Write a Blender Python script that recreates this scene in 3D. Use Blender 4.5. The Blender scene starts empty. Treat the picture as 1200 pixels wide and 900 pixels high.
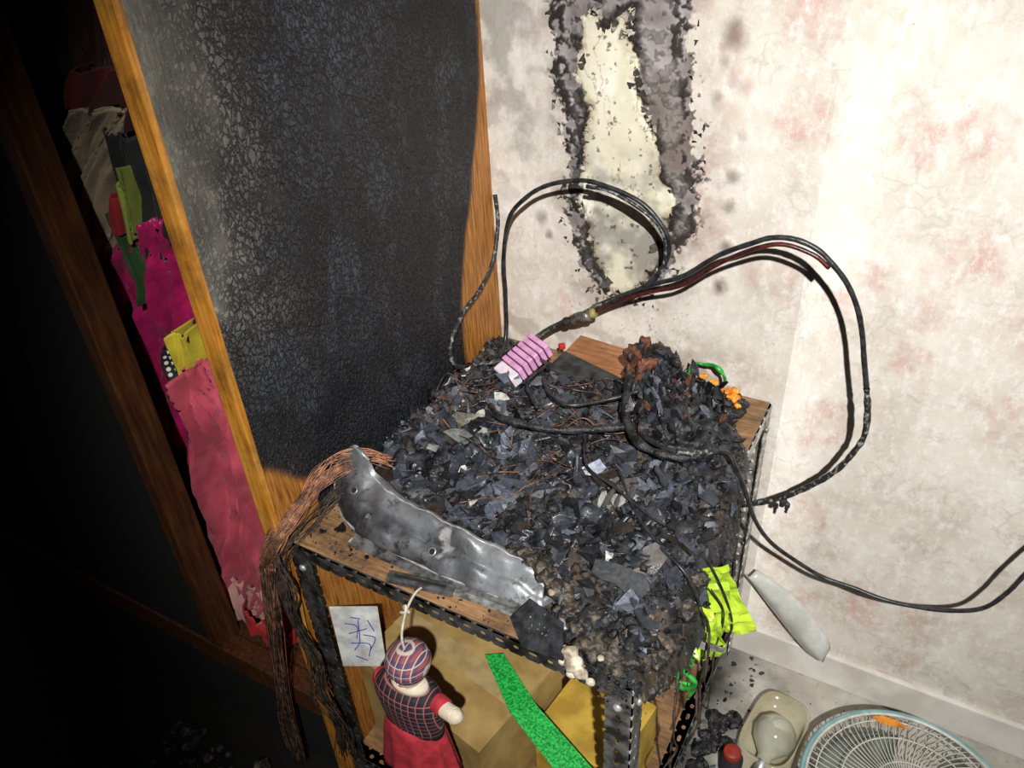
import bpy, bmesh, math, random
import numpy as np
from mathutils import Vector, Matrix, Euler, noise
random.seed(7); rng=np.random.default_rng(11)
S=bpy.context.scene
S.view_settings.view_transform='Standard'

# ------------------------------------------------------------------ helpers
def link(o,parent=None):
    bpy.context.collection.objects.link(o)
    if parent: o.parent=parent
    return o
def empty(name,parent=None):
    e=bpy.data.objects.new(name,None); e.empty_display_size=.05
    return link(e,parent)
def mk(name,verts,faces,mat,parent=None,smooth=False,col=None,fl=None):
    me=bpy.data.meshes.new(name)
    me.from_pydata([tuple(map(float,v)) for v in verts],[],[tuple(int(i) for i in f) for f in faces])
    if smooth: me.polygons.foreach_set("use_smooth",[True]*len(me.polygons))
    if col is not None:
        a=me.color_attributes.new("col","FLOAT_COLOR","POINT")
        c=np.ones((len(verts),4),dtype=np.float32); c[:,:3]=np.asarray(col)[:,:3]
        a.data.foreach_set("color",c.ravel())
    if fl is not None:
        a=me.attributes.new("msk","FLOAT","POINT"); a.data.foreach_set("value",np.asarray(fl,dtype=np.float32))
    me.update()
    if mat: me.materials.append(mat)
    return link(bpy.data.objects.new(name,me),parent)
BOXF=[(0,3,2,1),(4,5,6,7),(0,1,5,4),(1,2,6,5),(2,3,7,6),(3,0,4,7)]
def box(name,a,b,mat,parent=None,bev=.0):
    x0,y0,z0=[min(a[i],b[i]) for i in range(3)]; x1,y1,z1=[max(a[i],b[i]) for i in range(3)]
    v=[(x0,y0,z0),(x1,y0,z0),(x1,y1,z0),(x0,y1,z0),(x0,y0,z1),(x1,y0,z1),(x1,y1,z1),(x0,y1,z1)]
    o=mk(name,v,BOXF,mat,parent)
    if bev: 
        m=o.modifiers.new("b","BEVEL");m.width=bev;m.segments=2
    return o
def obox(name,c,size,rot,mat,parent=None,bev=.0):
    M=Matrix.Translation(Vector(c))@Euler([math.radians(r) for r in rot]).to_matrix().to_4x4()
    sx,sy,sz=[s/2 for s in size]
    v=[M@Vector(p) for p in [(-sx,-sy,-sz),(sx,-sy,-sz),(sx,sy,-sz),(-sx,sy,-sz),(-sx,-sy,sz),(sx,-sy,sz),(sx,sy,sz),(-sx,sy,sz)]]
    o=mk(name,v,BOXF,mat,parent)
    if bev:
        m=o.modifiers.new("b","BEVEL");m.width=bev;m.segments=2
    return o
def catmull(P,n=10):
    P=[np.array(p,float) for p in P]
    if len(P)<3: return [P[0]+(P[-1]-P[0])*i/n for i in range(n+1)]
    Q=[2*P[0]-P[1]]+P+[2*P[-1]-P[-2]]; out=[]
    for i in range(1,len(Q)-2):
        p0,p1,p2,p3=Q[i-1:i+3]
        for k in range(n):
            t=k/n
            out.append(.5*((2*p1)+(-p0+p2)*t+(2*p0-5*p1+4*p2-p3)*t*t+(-p0+3*p1-3*p2+p3)*t**3))
    out.append(P[-1]); return out
def tube_geo(P,r,seg=8,n=10,raw=False,jit=0):
    C=[Vector(p) for p in (P if raw else catmull(P,n))]
    V=[];F=[];N=len(C)
    t=(C[1]-C[0]).normalized(); u=t.orthogonal().normalized()
    for i,c in enumerate(C):
        t2=((C[min(i+1,N-1)]-C[max(i-1,0)])).normalized()
        u=(u-t2*u.dot(t2)); u=u.normalized() if u.length>1e-6 else t2.orthogonal().normalized()
        w=t2.cross(u)
        rr=r[0]+(r[1]-r[0])*i/(N-1) if isinstance(r,tuple) else r
        if jit: rr*=1+jit*noise.noise(c*120)
        for k in range(seg):
            a=2*math.pi*k/seg; V.append(c+u*(math.cos(a)*rr)+w*(math.sin(a)*rr))
    for i in range(N-1):
        for k in range(seg):
            F.append((i*seg+k,i*seg+(k+1)%seg,(i+1)*seg+(k+1)%seg,(i+1)*seg+k))
    F.append(tuple(range(seg-1,-1,-1))); F.append(tuple((N-1)*seg+k for k in range(seg)))
    return V,F
def merge(L):
    V=[];F=[]
    for v,f in L:
        b=len(V); V+=list(v); F+=[tuple(i+b for i in ff) for ff in f]
    return V,F
def tube(name,P,r,mat,parent=None,seg=8,n=10,jit=0):
    v,f=tube_geo(P,r,seg,n,jit=jit); return mk(name,v,f,mat,parent,True)
def lathe_geo(prof,c=(0,0,0),seg=32,sx=1,sy=1,rot=(0,0,0),fold=0,nf=8,cap=True):
    M=Matrix.Translation(Vector(c))@Euler([math.radians(r) for r in rot]).to_matrix().to_4x4()
    V=[];F=[];n=len(prof)
    for i,(r,z) in enumerate(prof):
        for k in range(seg):
            a=2*math.pi*k/seg; rr=r*(1+fold*(i/max(1,n-1))*math.sin(nf*a))
            V.append(M@Vector((rr*math.cos(a)*sx,rr*math.sin(a)*sy,z)))
    for i in range(n-1):
        for k in range(seg): F.append((i*seg+k,i*seg+(k+1)%seg,(i+1)*seg+(k+1)%seg,(i+1)*seg+k))
    if cap:
        F.append(tuple(range(seg-1,-1,-1))); F.append(tuple((n-1)*seg+k for k in range(seg)))
    return V,F
def lathe(name,prof,c,mat,parent=None,**k):
    v,f=lathe_geo(prof,c,**k); return mk(name,v,f,mat,parent,True)
def lump(name,c,s,amp,freq,mat,parent=None,sub=4,rot=(0,0,0),smooth=True,boxy=0):
    bm=bmesh.new(); bmesh.ops.create_icosphere(bm,subdivisions=sub,radius=1)
    M=Matrix.Translation(Vector(c))@Euler([math.radians(r) for r in rot]).to_matrix().to_4x4()
    for v in bm.verts:
        p=v.co.copy()
        if boxy:
            m=max(abs(p.x),abs(p.y),abs(p.z)); p=p.lerp(p/m*.85,boxy)
        q=Vector((p.x*s[0],p.y*s[1],p.z*s[2]))
        w=M@q; d=noise.fractal(w*freq,.7,2.2,6)
        v.co=M@(q+p.normalized()*amp*d)
    me=bpy.data.meshes.new(name); bm.to_mesh(me); bm.free()
    if smooth: me.polygons.foreach_set("use_smooth",[True]*len(me.polygons))
    me.materials.append(mat); return link(bpy.data.objects.new(name,me),parent)

# numpy noise
_T=rng.random((256,256))
def vn(x,y):
    xi=np.floor(x).astype(int); yi=np.floor(y).astype(int); fx=x-xi; fy=y-yi
    fx=fx*fx*(3-2*fx); fy=fy*fy*(3-2*fy)
    g=lambda a,b:_T[a%256,b%256]
    return (g(xi,yi)*(1-fx)+g(xi+1,yi)*fx)*(1-fy)+(g(xi,yi+1)*(1-fx)+g(xi+1,yi+1)*fx)*fy
def fbm(x,y,o=5):
    s=0;a=.5
    for i in range(o): s=s+a*vn(x*2**i+17*i,y*2**i+31*i); a*=.5
    return s/(1-.5**o)
def ss(a,b,x):
    t=np.clip((x-a)/(b-a),0,1); return t*t*(3-2*t)
def sdf(x,y,poly):
    P=np.array(poly,float); d=np.full(x.shape,1e9); ins=np.zeros(x.shape,bool)
    for i in range(len(P)):
        a=P[i-1]; b=P[i]; e=b-a; wx=x-a[0]; wy=y-a[1]
        t=np.clip((wx*e[0]+wy*e[1])/(e@e),0,1)
        d=np.minimum(d,np.hypot(wx-e[0]*t,wy-e[1]*t))
        c=((a[1]<=y)&(b[1]>y))|((b[1]<=y)&(a[1]>y))
        with np.errstate(divide='ignore',invalid='ignore'):
            xx=a[0]+(y-a[1])*(e[0])/(e[1] if e[1]!=0 else 1e-9)
        ins^=c&(x<xx)
    return np.where(ins,d,-d)

# ------------------------------------------------------------------ materials
class NB:
    def __init__(s,name):
        s.m=bpy.data.materials.new(name); s.m.use_nodes=True; s.t=s.m.node_tree
        s.b=s.t.nodes["Principled BSDF"]; s.tc=None
    def n(s,ty,**k):
        q=s.t.nodes.new(ty)
        for a,b in k.items(): setattr(q,a,b)
        return q
    def l(s,a,b): s.t.links.new(a,b)
    def co(s,scale=None):
        if not s.tc: s.tc=s.n("ShaderNodeTexCoord")
        o=s.tc.outputs["Object"]
        if scale:
            m=s.n("ShaderNodeMapping"); m.inputs["Scale"].default_value=scale; s.l(o,m.inputs[0]); o=m.outputs[0]
        return o
    def noise(s,scale,det=6,co=None,rough=.55):
        q=s.n("ShaderNodeTexNoise"); q.inputs["Scale"].default_value=scale; q.inputs["Detail"].default_value=det
        q.inputs["Roughness"].default_value=rough
        s.l(co or s.co(),q.inputs["Vector"]); return q
    def ramp(s,fac,stops):
        r=s.n("ShaderNodeValToRGB"); e=r.color_ramp.elements
        while len(e)<len(stops): e.new(.5)
        for i,(p,c) in enumerate(stops):
            e[i].position=p; e[i].color=(c,c,c,1) if isinstance(c,(int,float)) else (*c,1)
        s.l(fac,r.inputs[0]); return r.outputs[0]
    def mix(s,fac,a,b,mode='MIX'):
        q=s.n("ShaderNodeMix"); q.data_type='RGBA'; q.blend_type=mode
        for sock,v in ((q.inputs[0],fac),(q.inputs[6],a),(q.inputs[7],b)):
            if isinstance(v,(int,float)): sock.default_value=v
            elif isinstance(v,tuple): sock.default_value=(*v,1)
            else: s.l(v,sock)
        return q.outputs[2]
    def math(s,op,a,b=None):
        q=s.n("ShaderNodeMath",operation=op)
        for i,v in enumerate((a,b)):
            if v is None: continue
            if isinstance(v,(int,float)): q.inputs[i].default_value=v
            else: s.l(v,q.inputs[i])
        return q.outputs[0]
    def sep(s):
        q=s.n("ShaderNodeSeparateXYZ"); s.l(s.co(),q.inputs[0]); return q
    def bump(s,h,strength=.5,dist=.002,prev=None):
        q=s.n("ShaderNodeBump"); q.inputs["Strength"].default_value=strength; q.inputs["Distance"].default_value=dist
        s.l(h,q.inputs["Height"])
        if prev: s.l(prev,q.inputs["Normal"])
        s.l(q.outputs[0],s.b.inputs["Normal"]); return q.outputs[0]
    def base(s,c):
        if isinstance(c,tuple): s.b.inputs["Base Color"].default_value=(*c,1)
        else: s.l(c,s.b.inputs["Base Color"])
    def set(s,rough=None,metal=None,spec=None,trans=None,alpha=None,ior=None,sheen=None):
        for k,v in (("Roughness",rough),("Metallic",metal),("Specular IOR Level",spec),("Transmission Weight",trans),("Alpha",alpha),("IOR",ior),("Sheen Weight",sheen)):
            if v is None: continue
            if isinstance(v,(int,float)): s.b.inputs[k].default_value=v
            else: s.l(v,s.b.inputs[k])
def simple(name,c1,c2=None,scale=30,rough=.5,metal=0,bump=0,bs=80,bd=.001,lo=.4,hi=.6,**k):
    s=NB(name)
    if c2 is None: c2=tuple(x*.75 for x in c1)
    s.base(s.ramp(s.noise(scale).outputs[0],[(lo,c2),(hi,c1)]))
    s.set(rough=rough,metal=metal,**k)
    if bump: s.bump(s.noise(bs).outputs[0],bump,bd)
    return s.m

def m_wall():
    s=NB("faded_floral_wallpaper")
    w=s.noise(7,4,rough=.65); wv=s.mix(.16,s.co(),w.outputs["Color"],'ADD')
    v=s.n("ShaderNodeTexVoronoi"); v.inputs["Scale"].default_value=8; s.l(wv,v.inputs["Vector"])
    pv=s.n("ShaderNodeTexVoronoi"); pv.inputs["Scale"].default_value=36; s.l(wv,pv.inputs["Vector"])
    fn=s.noise(30,6,rough=.75)
    d=s.math('ADD',v.outputs["Distance"],s.math('MULTIPLY',s.math('SUBTRACT',fn.outputs[0],.5),.8))
    fl=s.math('MULTIPLY',s.ramp(d,[(.18,1.0),(.44,0.0)]),s.ramp(pv.outputs["Distance"],[(.1,1.0),(.7,.25)]))
    sep=s.n("ShaderNodeSeparateColor"); s.l(v.outputs["Color"],sep.inputs[0])
    pinkm=s.math('MULTIPLY',fl,s.ramp(sep.outputs[0],[(.40,0.0),(.6,1.0)]))
    leafm=s.math('MULTIPLY',fl,s.ramp(sep.outputs[1],[(.35,0.0),(.55,1.0)]))
    base=s.ramp(s.noise(9,6).outputs[0],[(.3,(.60,.535,.455)),(.5,(.70,.645,.57)),(.7,(.77,.73,.665))])
    c=s.mix(s.math('MULTIPLY',leafm,.65),base,(.43,.415,.33))
    c=s.mix(s.math('MULTIPLY',pinkm,.80),c,(.64,.37,.33))
    vv=s.n("ShaderNodeTexVoronoi",feature='DISTANCE_TO_EDGE'); vv.inputs["Scale"].default_value=24; s.l(wv,vv.inputs["Vector"])
    vein=s.math('MULTIPLY',s.ramp(vv.outputs[0],[(0,1.0),(.09,0.0)]),s.ramp(s.noise(10).outputs[0],[(.46,0.0),(.58,.45)]))
    c=s.mix(vein,c,(.45,.41,.35))
    sc=s.noise(55,9,s.co((1,1,.6)),.8)
    c=s.mix(s.ramp(sc.outputs[0],[(.49,0.0),(.62,.60)]),c,(.88,.86,.83))
    gr=s.noise(22,9,rough=.75)
    c=s.mix(s.ramp(gr.outputs[0],[(.54,0.0),(.72,.45)]),c,(.44,.39,.35))
    sp=s.noise(130,3)
    c=s.mix(s.ramp(sp.outputs[0],[(.71,0.0),(.75,.7)]),c,(.16,.14,.12))
    a=s.n("ShaderNodeAttribute",attribute_name="col"); m=s.n("ShaderNodeAttribute",attribute_name="msk")
    s.base(s.mix(m.outputs["Fac"],c,a.outputs["Color"])); s.set(rough=.6,spec=.25)
    s.bump(s.noise(60,8,rough=.7).outputs[0],.35,.003); return s.m
def m_char_panel():
    s=NB("charred_panel_veneer")
    a=s.n("ShaderNodeAttribute",attribute_name="col"); m=s.n("ShaderNodeAttribute",attribute_name="msk")
    w=s.noise(30,5,rough=.7)
    w2=s.mix(1.0,s.co((1,135,90)),s.mix(1.0,w.outputs["Color"],(3.0,3.0,3.0),'MULTIPLY'),'ADD')
    v=s.n("ShaderNodeTexVoronoi",feature='DISTANCE_TO_EDGE'); v.inputs["Scale"].default_value=1.0; s.l(w2,v.inputs["Vector"])
    w3=s.mix(1.0,s.co((1,45,30)),s.mix(1.0,w.outputs["Color"],(3.0,3.0,3.0),'MULTIPLY'),'ADD')
    v2=s.n("ShaderNodeTexVoronoi",feature='DISTANCE_TO_EDGE'); v2.inputs["Scale"].default_value=1.0; s.l(w3,v2.inputs["Vector"])
    where=s.ramp(s.noise(9,5).outputs[0],[(.33,0.0),(.52,1.0)])
    crack=s.math('MULTIPLY',s.ramp(v.outputs[0],[(0,0.0),(.18,1.0)]),s.ramp(v2.outputs[0],[(0,.05),(.08,1.0)]))
    crackf=s.math('MAXIMUM',crack,s.math('SUBTRACT',.60,where))
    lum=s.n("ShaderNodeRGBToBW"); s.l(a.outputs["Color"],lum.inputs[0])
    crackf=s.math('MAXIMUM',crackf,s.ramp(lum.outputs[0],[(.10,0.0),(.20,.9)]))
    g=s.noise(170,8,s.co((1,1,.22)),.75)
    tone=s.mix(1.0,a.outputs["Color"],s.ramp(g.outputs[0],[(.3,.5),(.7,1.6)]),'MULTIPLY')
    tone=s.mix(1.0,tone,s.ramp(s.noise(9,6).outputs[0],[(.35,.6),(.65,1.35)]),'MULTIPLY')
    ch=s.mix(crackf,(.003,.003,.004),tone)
    wood=s.ramp(s.noise(14,8,s.co((4,14,1.2)),.6).outputs[0],[(.3,(.14,.04,.008)),(.5,(.40,.16,.03)),(.7,(.56,.26,.06))])
    s.base(s.mix(m.outputs["Fac"],wood,ch)); s.set(rough=.46,spec=.45)
    h=s.math('ADD',s.math('MULTIPLY',s.math('MULTIPLY',crackf,m.outputs["Fac"]),1.0),s.math('MULTIPLY',g.outputs[0],.5))
    s.bump(h,.85,.0024); return s.m
def m_wood(name,cols,sc=(1,1,1),scale=12,rough=.4,soot=0.0):
    s=NB(name); w=s.noise(scale,8,s.co(sc),.6)
    c=s.ramp(w.outputs[0],[(.3,cols[0]),(.5,cols[1]),(.7,cols[2])])
    if soot: c=s.mix(s.ramp(s.noise(14,8,rough=.7).outputs[0],[(.45,0.0),(.7,soot)]),c,(.02,.016,.013))
    s.base(c); s.set(rough=rough); s.bump(w.outputs[0],.2,.001); return s.m
def m_attr(name,rough=.5,bump=.4,bs=200,metal=0,spec=.5,bd=.0015):
    s=NB(name); a=s.n("ShaderNodeAttribute",attribute_name="col")
    g=s.noise(bs,6,rough=.7)
    s.base(s.mix(1.0,a.outputs["Color"],s.ramp(g.outputs[0],[(.3,.5),(.7,1.5)]),'MULTIPLY'))
    s.set(rough=s.ramp(s.noise(40,4).outputs[0],[(.38,max(.12,rough-.2)),(.62,rough+.15)]),metal=metal,spec=spec)
    if bump: s.bump(g.outputs[0],bump,bd)
    return s.m
def m_plaid(name,base,dark,line,scale=26,rough=.8):
    s=NB(name); c=base
    def stripes(d,sc,w,ph=0):
        q=s.n("ShaderNodeTexWave",wave_type='BANDS',bands_direction=d); q.inputs["Scale"].default_value=sc
        q.inputs["Phase Offset"].default_value=ph; s.l(s.co(),q.inputs["Vector"]); return s.ramp(q.outputs[1],[(w,0.0),(w+.04,1.0)])
    c=s.mix(s.math('MULTIPLY',stripes('X',scale,.5),.65),base,dark)
    c=s.mix(s.math('MULTIPLY',stripes('Z',scale,.5),.65),c,dark)
    c=s.mix(stripes('X',scale,.94,1.5),c,line); c=s.mix(stripes('Z',scale,.94,1.5),c,line)
    s.base(c); s.set(rough=rough); s.bump(s.noise(400,2).outputs[0],.3,.0006); return s.m
def m_floor():
    s=NB("dirty_shaded_floor_tiles")
    c=s.ramp(s.noise(14,8).outputs[0],[(.35,(.34,.32,.27)),(.65,(.54,.51,.45))])
    c=s.mix(s.ramp(s.noise(60,6,rough=.7).outputs[0],[(.57,0.0),(.72,.5)]),c,(.08,.07,.06))
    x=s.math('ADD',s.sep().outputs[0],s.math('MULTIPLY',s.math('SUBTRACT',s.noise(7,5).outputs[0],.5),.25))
    c=s.mix(s.ramp(x,[(.50,1.0),(.64,0.0)]),c,(.010,.009,.008))  # floor blackened toward the left, light falloff painted into the colour
    s.base(c); s.set(rough=.55); s.bump(s.noise(60).outputs[0],.15,.001); return s.m

WALL=m_wall(); CHP=m_char_panel()
OAK=m_wood("yellow_oak_edge",[(.30,.10,.012),(.56,.23,.028),(.68,.34,.07)],(14,14,1.2),10,.35,.65)
BROWN=m_wood("brown_wood_post",[(.03,.010,.004),(.08,.027,.008),(.12,.048,.016)],(14,14,1.2),10,.45,.6)
DARKW=m_wood("shade_black_wood",[(.0015,.001,.001),(.003,.002,.002),(.005,.004,.003)],(6,6,1),8,.9)  # near-black tone puts the flash falloff into the wood colour
PLY=m_wood("scorched_plywood",[(.16,.08,.035),(.30,.165,.075),(.40,.24,.12)],(3,22,3),8,.55,.8)
STEEL=simple("sooty_galvanised_steel",(.58,.59,.58),(.16,.155,.14),45,.38,.55,.3,150)
LEGST=simple("smoked_steel_leg",(.26,.26,.25),(.05,.045,.04),45,.42,.5,.3,150)
BLKSTEEL=simple("burnt_black_steel",(.09,.09,.09),(.015,.015,.015),40,.42,.4,.3,150)
def m_alu():
    s=NB("scorched_aluminium_sheet")
    c=s.ramp(s.noise(11,6,rough=.6).outputs[0],[(.34,(.05,.05,.055)),(.48,(.17,.175,.19)),(.64,(.36,.37,.39))])
    c=s.mix(s.ramp(s.noise(40,6,rough=.7).outputs[0],[(.55,0.0),(.66,.85)]),c,(.025,.022,.02))
    c=s.mix(s.ramp(s.noise(24,4).outputs[0],[(.64,0.0),(.70,.7)]),c,(.62,.62,.60))
    s.base(c); s.set(rough=.40,metal=.5); s.bump(s.noise(60,6).outputs[0],.6,.002); return s.m
ALU=m_alu()
ALURIM=simple("bright_aluminium_edge",(.70,.70,.70),(.30,.29,.27),50,.35,.5,.5,90)
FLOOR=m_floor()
BASEB=simple("painted_baseboard",(.80,.77,.72),(.64,.60,.54),12,.4)
RUB=simple("black_cable_rubber",(.035,.035,.038),(.012,.012,.013),90,.35,0,.5,220)
RUBW=simple("scorched_cable_ashy",(.30,.29,.28),(.018,.018,.018),130,.5,0,.6,220,lo=.52,hi=.66)
REDC=simple("dark_red_cable",(.10,.015,.012),(.02,.01,.01),90,.35,0,.4,220)
COP=simple("bare_copper_strands",(.48,.22,.12),(.11,.055,.035),60,.45,.4,lo=.38,hi=.62)
CHARW=simple("burnt_wire_bundle",(.07,.045,.03),(.008,.008,.008),60,.7,0,.6,200)
DEB=m_attr("charred_debris",.45,.9,200,bd=.003)
CHIP=m_attr("charred_flakes",.38,.6,170,bd=.002)
CHAR=simple("charcoal",(.036,.036,.040),(.005,.005,.006),60,.36,0,1.0,130,.004)
FILM=simple("melted_black_film",(.050,.056,.070),(.008,.008,.010),35,.26,0,.9,90,.003)
CRUST=simple("melted_plastic_crust",(.13,.10,.068),(.018,.016,.015),60,.42,0,1.0,150,.003,lo=.47,hi=.70)
FOAM=simple("pale_melted_foam",(.66,.60,.48),(.25,.20,.14),50,.7,0,.8,120,.003)

# ------------------------------------------------------------------ room
def lines(lo,hi,dlo,dhi,step,coarse):
    a=np.arange(lo,dlo,coarse); b=np.arange(dlo,dhi,step); c=np.append(np.arange(dhi,hi,coarse),hi)
    return np.concatenate([a,b,c])
def gridfaces(nx,nz,flip=False):
    i=np.arange(nx-1)[:,None]*nz+np.arange(nz-1)[None,:]; i=i.ravel()
    F=np.stack([i,i+nz,i+nz+1,i+1],1)
    return F[:,::-1] if flip else F
xs=lines(-1.5,2.4,.0,.56,.0014,.1); zs=lines(0,2.4,.66,1.42,.0016,.1)
X,Z=np.meshgrid(xs,zs,indexing='ij')
cream=[(.178,1.262),(.200,1.268),(.225,1.252),(.262,1.282),(.259,1.235),(.272,1.195),(.266,1.165),(.294,1.133),(.310,1.055),(.342,.996),(.336,.944),(.324,.90),(.302,.834),(.242,.803),(.220,.84),(.202,.875),(.184,.95),(.172,.975),(.176,1.06),(.188,1.097),(.176,1.163)]
outer=[(.141,1.45),(.141,1.284),(.129,1.172),(.148,1.093),(.152,1.007),(.156,.914),(.178,.85),(.214,.797),(.306,.806),(.358,.887),(.384,.981),(.380,1.077),(.360,1.163),(.344,1.289),(.344,1.45)]
wx=X+.022*(fbm(X*45,Z*45)-.5)+.014*(fbm(X*140+9,Z*140)-.5); wz=Z+.022*(fbm(X*45+50,Z*45)-.5)+.014*(fbm(X*140,Z*140+9)-.5)
sc=sdf(wx+.016*(fbm(X*25,Z*25)-.5),wz,cream); so=sdf(wx+.040*(fbm(X*22+5,Z*22)-.5),wz+.040*(fbm(X*22+5,Z*22+9)-.5),outer)
n1=fbm(X*30,Z*30); n2=fbm(X*110,Z*110); n3=fbm(X*12+3,Z*12)
def lerp(a,b,t): return a*(1-t[...,None])+b*t[...,None]
ann=np.stack([.34+.55*(n1-.5),.305+.52*(n1-.5),.305+.52*(n1-.5)],-1)
ann=lerp(ann,np.array([.16,.12,.095]),ss(.48,.62,n3)*.65)
ann=lerp(ann,np.array([.58,.53,.50]),ss(.57,.66,n2*.4+n1*.6)*.6)
black=np.array([.020,.016,.014])
dist_c=-sc
flake=ss(.51,.55,n2*.6+n1*.4)
left=ss(.19,.15,X)
ann=lerp(ann,black,flake*np.clip(.50+.45*left,0,1))
edgeC=ss(.022,.002,dist_c)*ss(.34,.46,n1+.10*(n3-.5)); ann=lerp(ann,black,edgeC)
edgeO=ss(.022,.002,np.abs(so-.009))*ss(.46,.52,n2*.55+n1*.45); ann=lerp(ann,black*1.4,edgeO*.95)
crm=np.stack([.74+.20*(n1-.5),.69+.22*(n1-.5),.54+.25*(n1-.5)],-1)
crm=lerp(crm,np.array([.84,.80,.69]),ss(.5,.64,fbm(X*22+7,Z*12)))
soot=ss(.42,.58,n3+.14*(n1-.5))*ss(1.12,.98,Z)*.85
crm=lerp(crm,np.array([.23,.215,.19]),soot); crm=lerp(crm,np.array([.34,.26,.15]),ss(.022,.0,sc)*.65*ss(.38,.56,n1))
crm=lerp(crm,np.array([.12,.11,.10]),ss(.012,.0,sc)*ss(.5,.6,n3)*ss(1.1,1.0,Z)*.7)
crk=ss(.008,.0,np.abs(fbm(X*18+40,Z*8)-.5))*.7*ss(.42,.56,fbm(X*9,Z*9+4)); crm=lerp(crm,np.array([.20,.16,.10]),crk)
crm=lerp(crm,black*2,ss(.65,.69,n2*.8+n1*.2)*.8)
lineC=ss(.0032,.0006,np.abs(sc)); 
burn=lerp(ann,crm,ss(-.0008,.0008,sc)); burn=lerp(burn,black*1.5,lineC*.9*ss(.32,.46,n1))
halo=ss(-.070,.0,so)*(.25+.60*ss(.42,.62,n1))
stain=np.array([.36,.285,.25])
mask=ss(-.001,.001,so)
col=lerp(np.broadcast_to(stain,burn.shape).copy(),burn,mask)
msk=np.maximum(mask,halo*.8)
fo=ss(.585,.62,n2*.65+n1*.35)*ss(-.040,-.0,so)*(1-mask)
col=lerp(col,black,fo); msk=np.maximum(msk,fo)
spk=ss(.84,.88,vn(X*260,Z*260))*(ss(.24,.0,np.abs(X-.26))*.85)*ss(.46,.58,fbm(X*14+2,Z*14))*(1-mask)
col=lerp(col,black*2,spk); msk=np.maximum(msk,spk)
hgt=.0022*ss(0,.010,sc)+.0014*flake*mask*(1-ss(-.001,.001,sc))+.0024*edgeO*mask+.0026*edgeC*mask*(1-ss(-.001,.001,sc))
for (dx,dz,r,k) in [(.413,1.249,.019,.9),(.431,.931,.014,.8),(.431,.865,.013,.97),(.432,1.051,.012,.75),(.436,1.183,.014,.5),(.476,.895,.022,.45),(.476,.93,.018,.35),(.43,1.0,.011,.6),(.44,1.115,.01,.4),(.42,1.20,.013,.45),(.405,1.215,.009,.55),(.425,.96,.012,.5),(.385,1.02,.010,.5),(.40,.99,.009,.6),(.395,1.16,.010,.55),(.10,.93,.012,.6),(.115,.90,.008,.7)]:
    d=np.hypot(X-dx+.012*(n1-.5)+.006*(n2-.5),(Z-dz)*.8+.012*(n1-.5))/r; m=k*ss(1.5,.05,d)
    dc=np.array([.13,.09,.07]) if k>.5 else np.array([.42,.25,.20])
    t=m/(m+msk*.3+1e-4); col=lerp(col,dc,np.clip(t,0,1)); msk=np.maximum(msk,m); hgt+=.004*m
st=.45*ss(.05,.0,np.abs(X-.40-.01*(n3-.5)))*ss(.78,.9,Z)*ss(.32,.60,n1)*(1-mask)
t=st/(st+msk*.6+1e-4); col=lerp(col,np.array([.44,.28,.24]),t); msk=np.maximum(msk,st)
so2=.55*ss(.17,.06,X)*ss(.36,.60,n1)*ss(.80,1.15,Z)
t=so2/(so2+msk*.8+1e-4); col=lerp(col,np.array([.25,.23,.21]),t*(1-mask)); msk=np.maximum(msk,so2)
so3=.45*ss(.80,.68,Z)*ss(.42,.62,n1); t=so3/(so3+msk*.8+1e-4); col=lerp(col,np.array([.25,.21,.17]),t*(1-mask)); msk=np.maximum(msk,so3*(X<.55)*(X>.0)*ss(.56,.45,X))
V=np.stack([X,-hgt,Z],-1).reshape(-1,3)
wall=mk("wall_back",V,gridfaces(len(xs),len(zs)),WALL,None,True,col.reshape(-1,3),msk.ravel())
SHR=m_attr("burnt_paper_shreds",.7,.4,200)
sv=[];sf=[];scn=[]
def shred(x,z,w,l,ang,curl,c):
    b=len(sv); n=5
    for i in range(n):
        t=i/(n-1); ww=w*(1-.75*t)*(1+.4*random.uniform(-1,1))
        for k in (-1,0,1):
            px=k*ww/2; pz=l*t*(1+.2*random.uniform(-1,1))
            X_=x+px*math.cos(ang)-pz*math.sin(ang); Z_=z+px*math.sin(ang)+pz*math.cos(ang)
            sv.append((X_,-.0025-curl*t*t-random.random()*.001,Z_)); q=random.uniform(.6,1.3); scn.append([c[0]*q,c[1]*q,c[2]*q])
    for i in range(n-1):
        for k in range(2): sf.append((b+i*3+k,b+i*3+k+1,b+i*3+k+4,b+i*3+k+3))
po=np.array(outer)
for i in range(100):
    j=random.randrange(0,len(po)-1); t=random.random(); p=po[j]*(1-t)+po[j+1]*t
    if p[1]>1.42: continue
    shred(p[0]+random.uniform(-.014,.014),p[1]+random.uniform(-.01,.01),random.uniform(.003,.010),random.uniform(.003,.009),random.uniform(0,6.28),random.uniform(.001,.005),random.choice([(.02,.018,.016),(.035,.03,.025),(.25,.22,.2)]))
pc=np.array(cream)
for i in range(80):
    j=random.randrange(len(pc)); t=random.random(); p=pc[j]*(1-t)+pc[j-1]*t
    shred(p[0]+random.uniform(-.005,.005),p[1]+random.uniform(-.006,.006),random.uniform(.006,.018),random.uniform(.005,.014),random.uniform(0,6.28),random.uniform(.002,.006),random.choice([(.02,.02,.02),(.05,.04,.03),(.5,.45,.36)]))
for (a,b_,w_,l_,an,cu,c_) in [(.170,.985,.030,.022,.3,.010,(.04,.035,.03)),(.174,1.03,.026,.02,2.9,.010,(.05,.045,.04)),(.205,1.285,.022,.03,-.3,.010,(.04,.035,.03)),(.235,.835,.024,.020,2.4,.008,(.05,.045,.04)),(.325,.92,.024,.02,2.2,.010,(.06,.05,.04))]:
    shred(a,b_,w_,l_,an,cu,c_)
mk("burnt_paper_edges",sv,sf,SHR,wall,True,scn)

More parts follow.
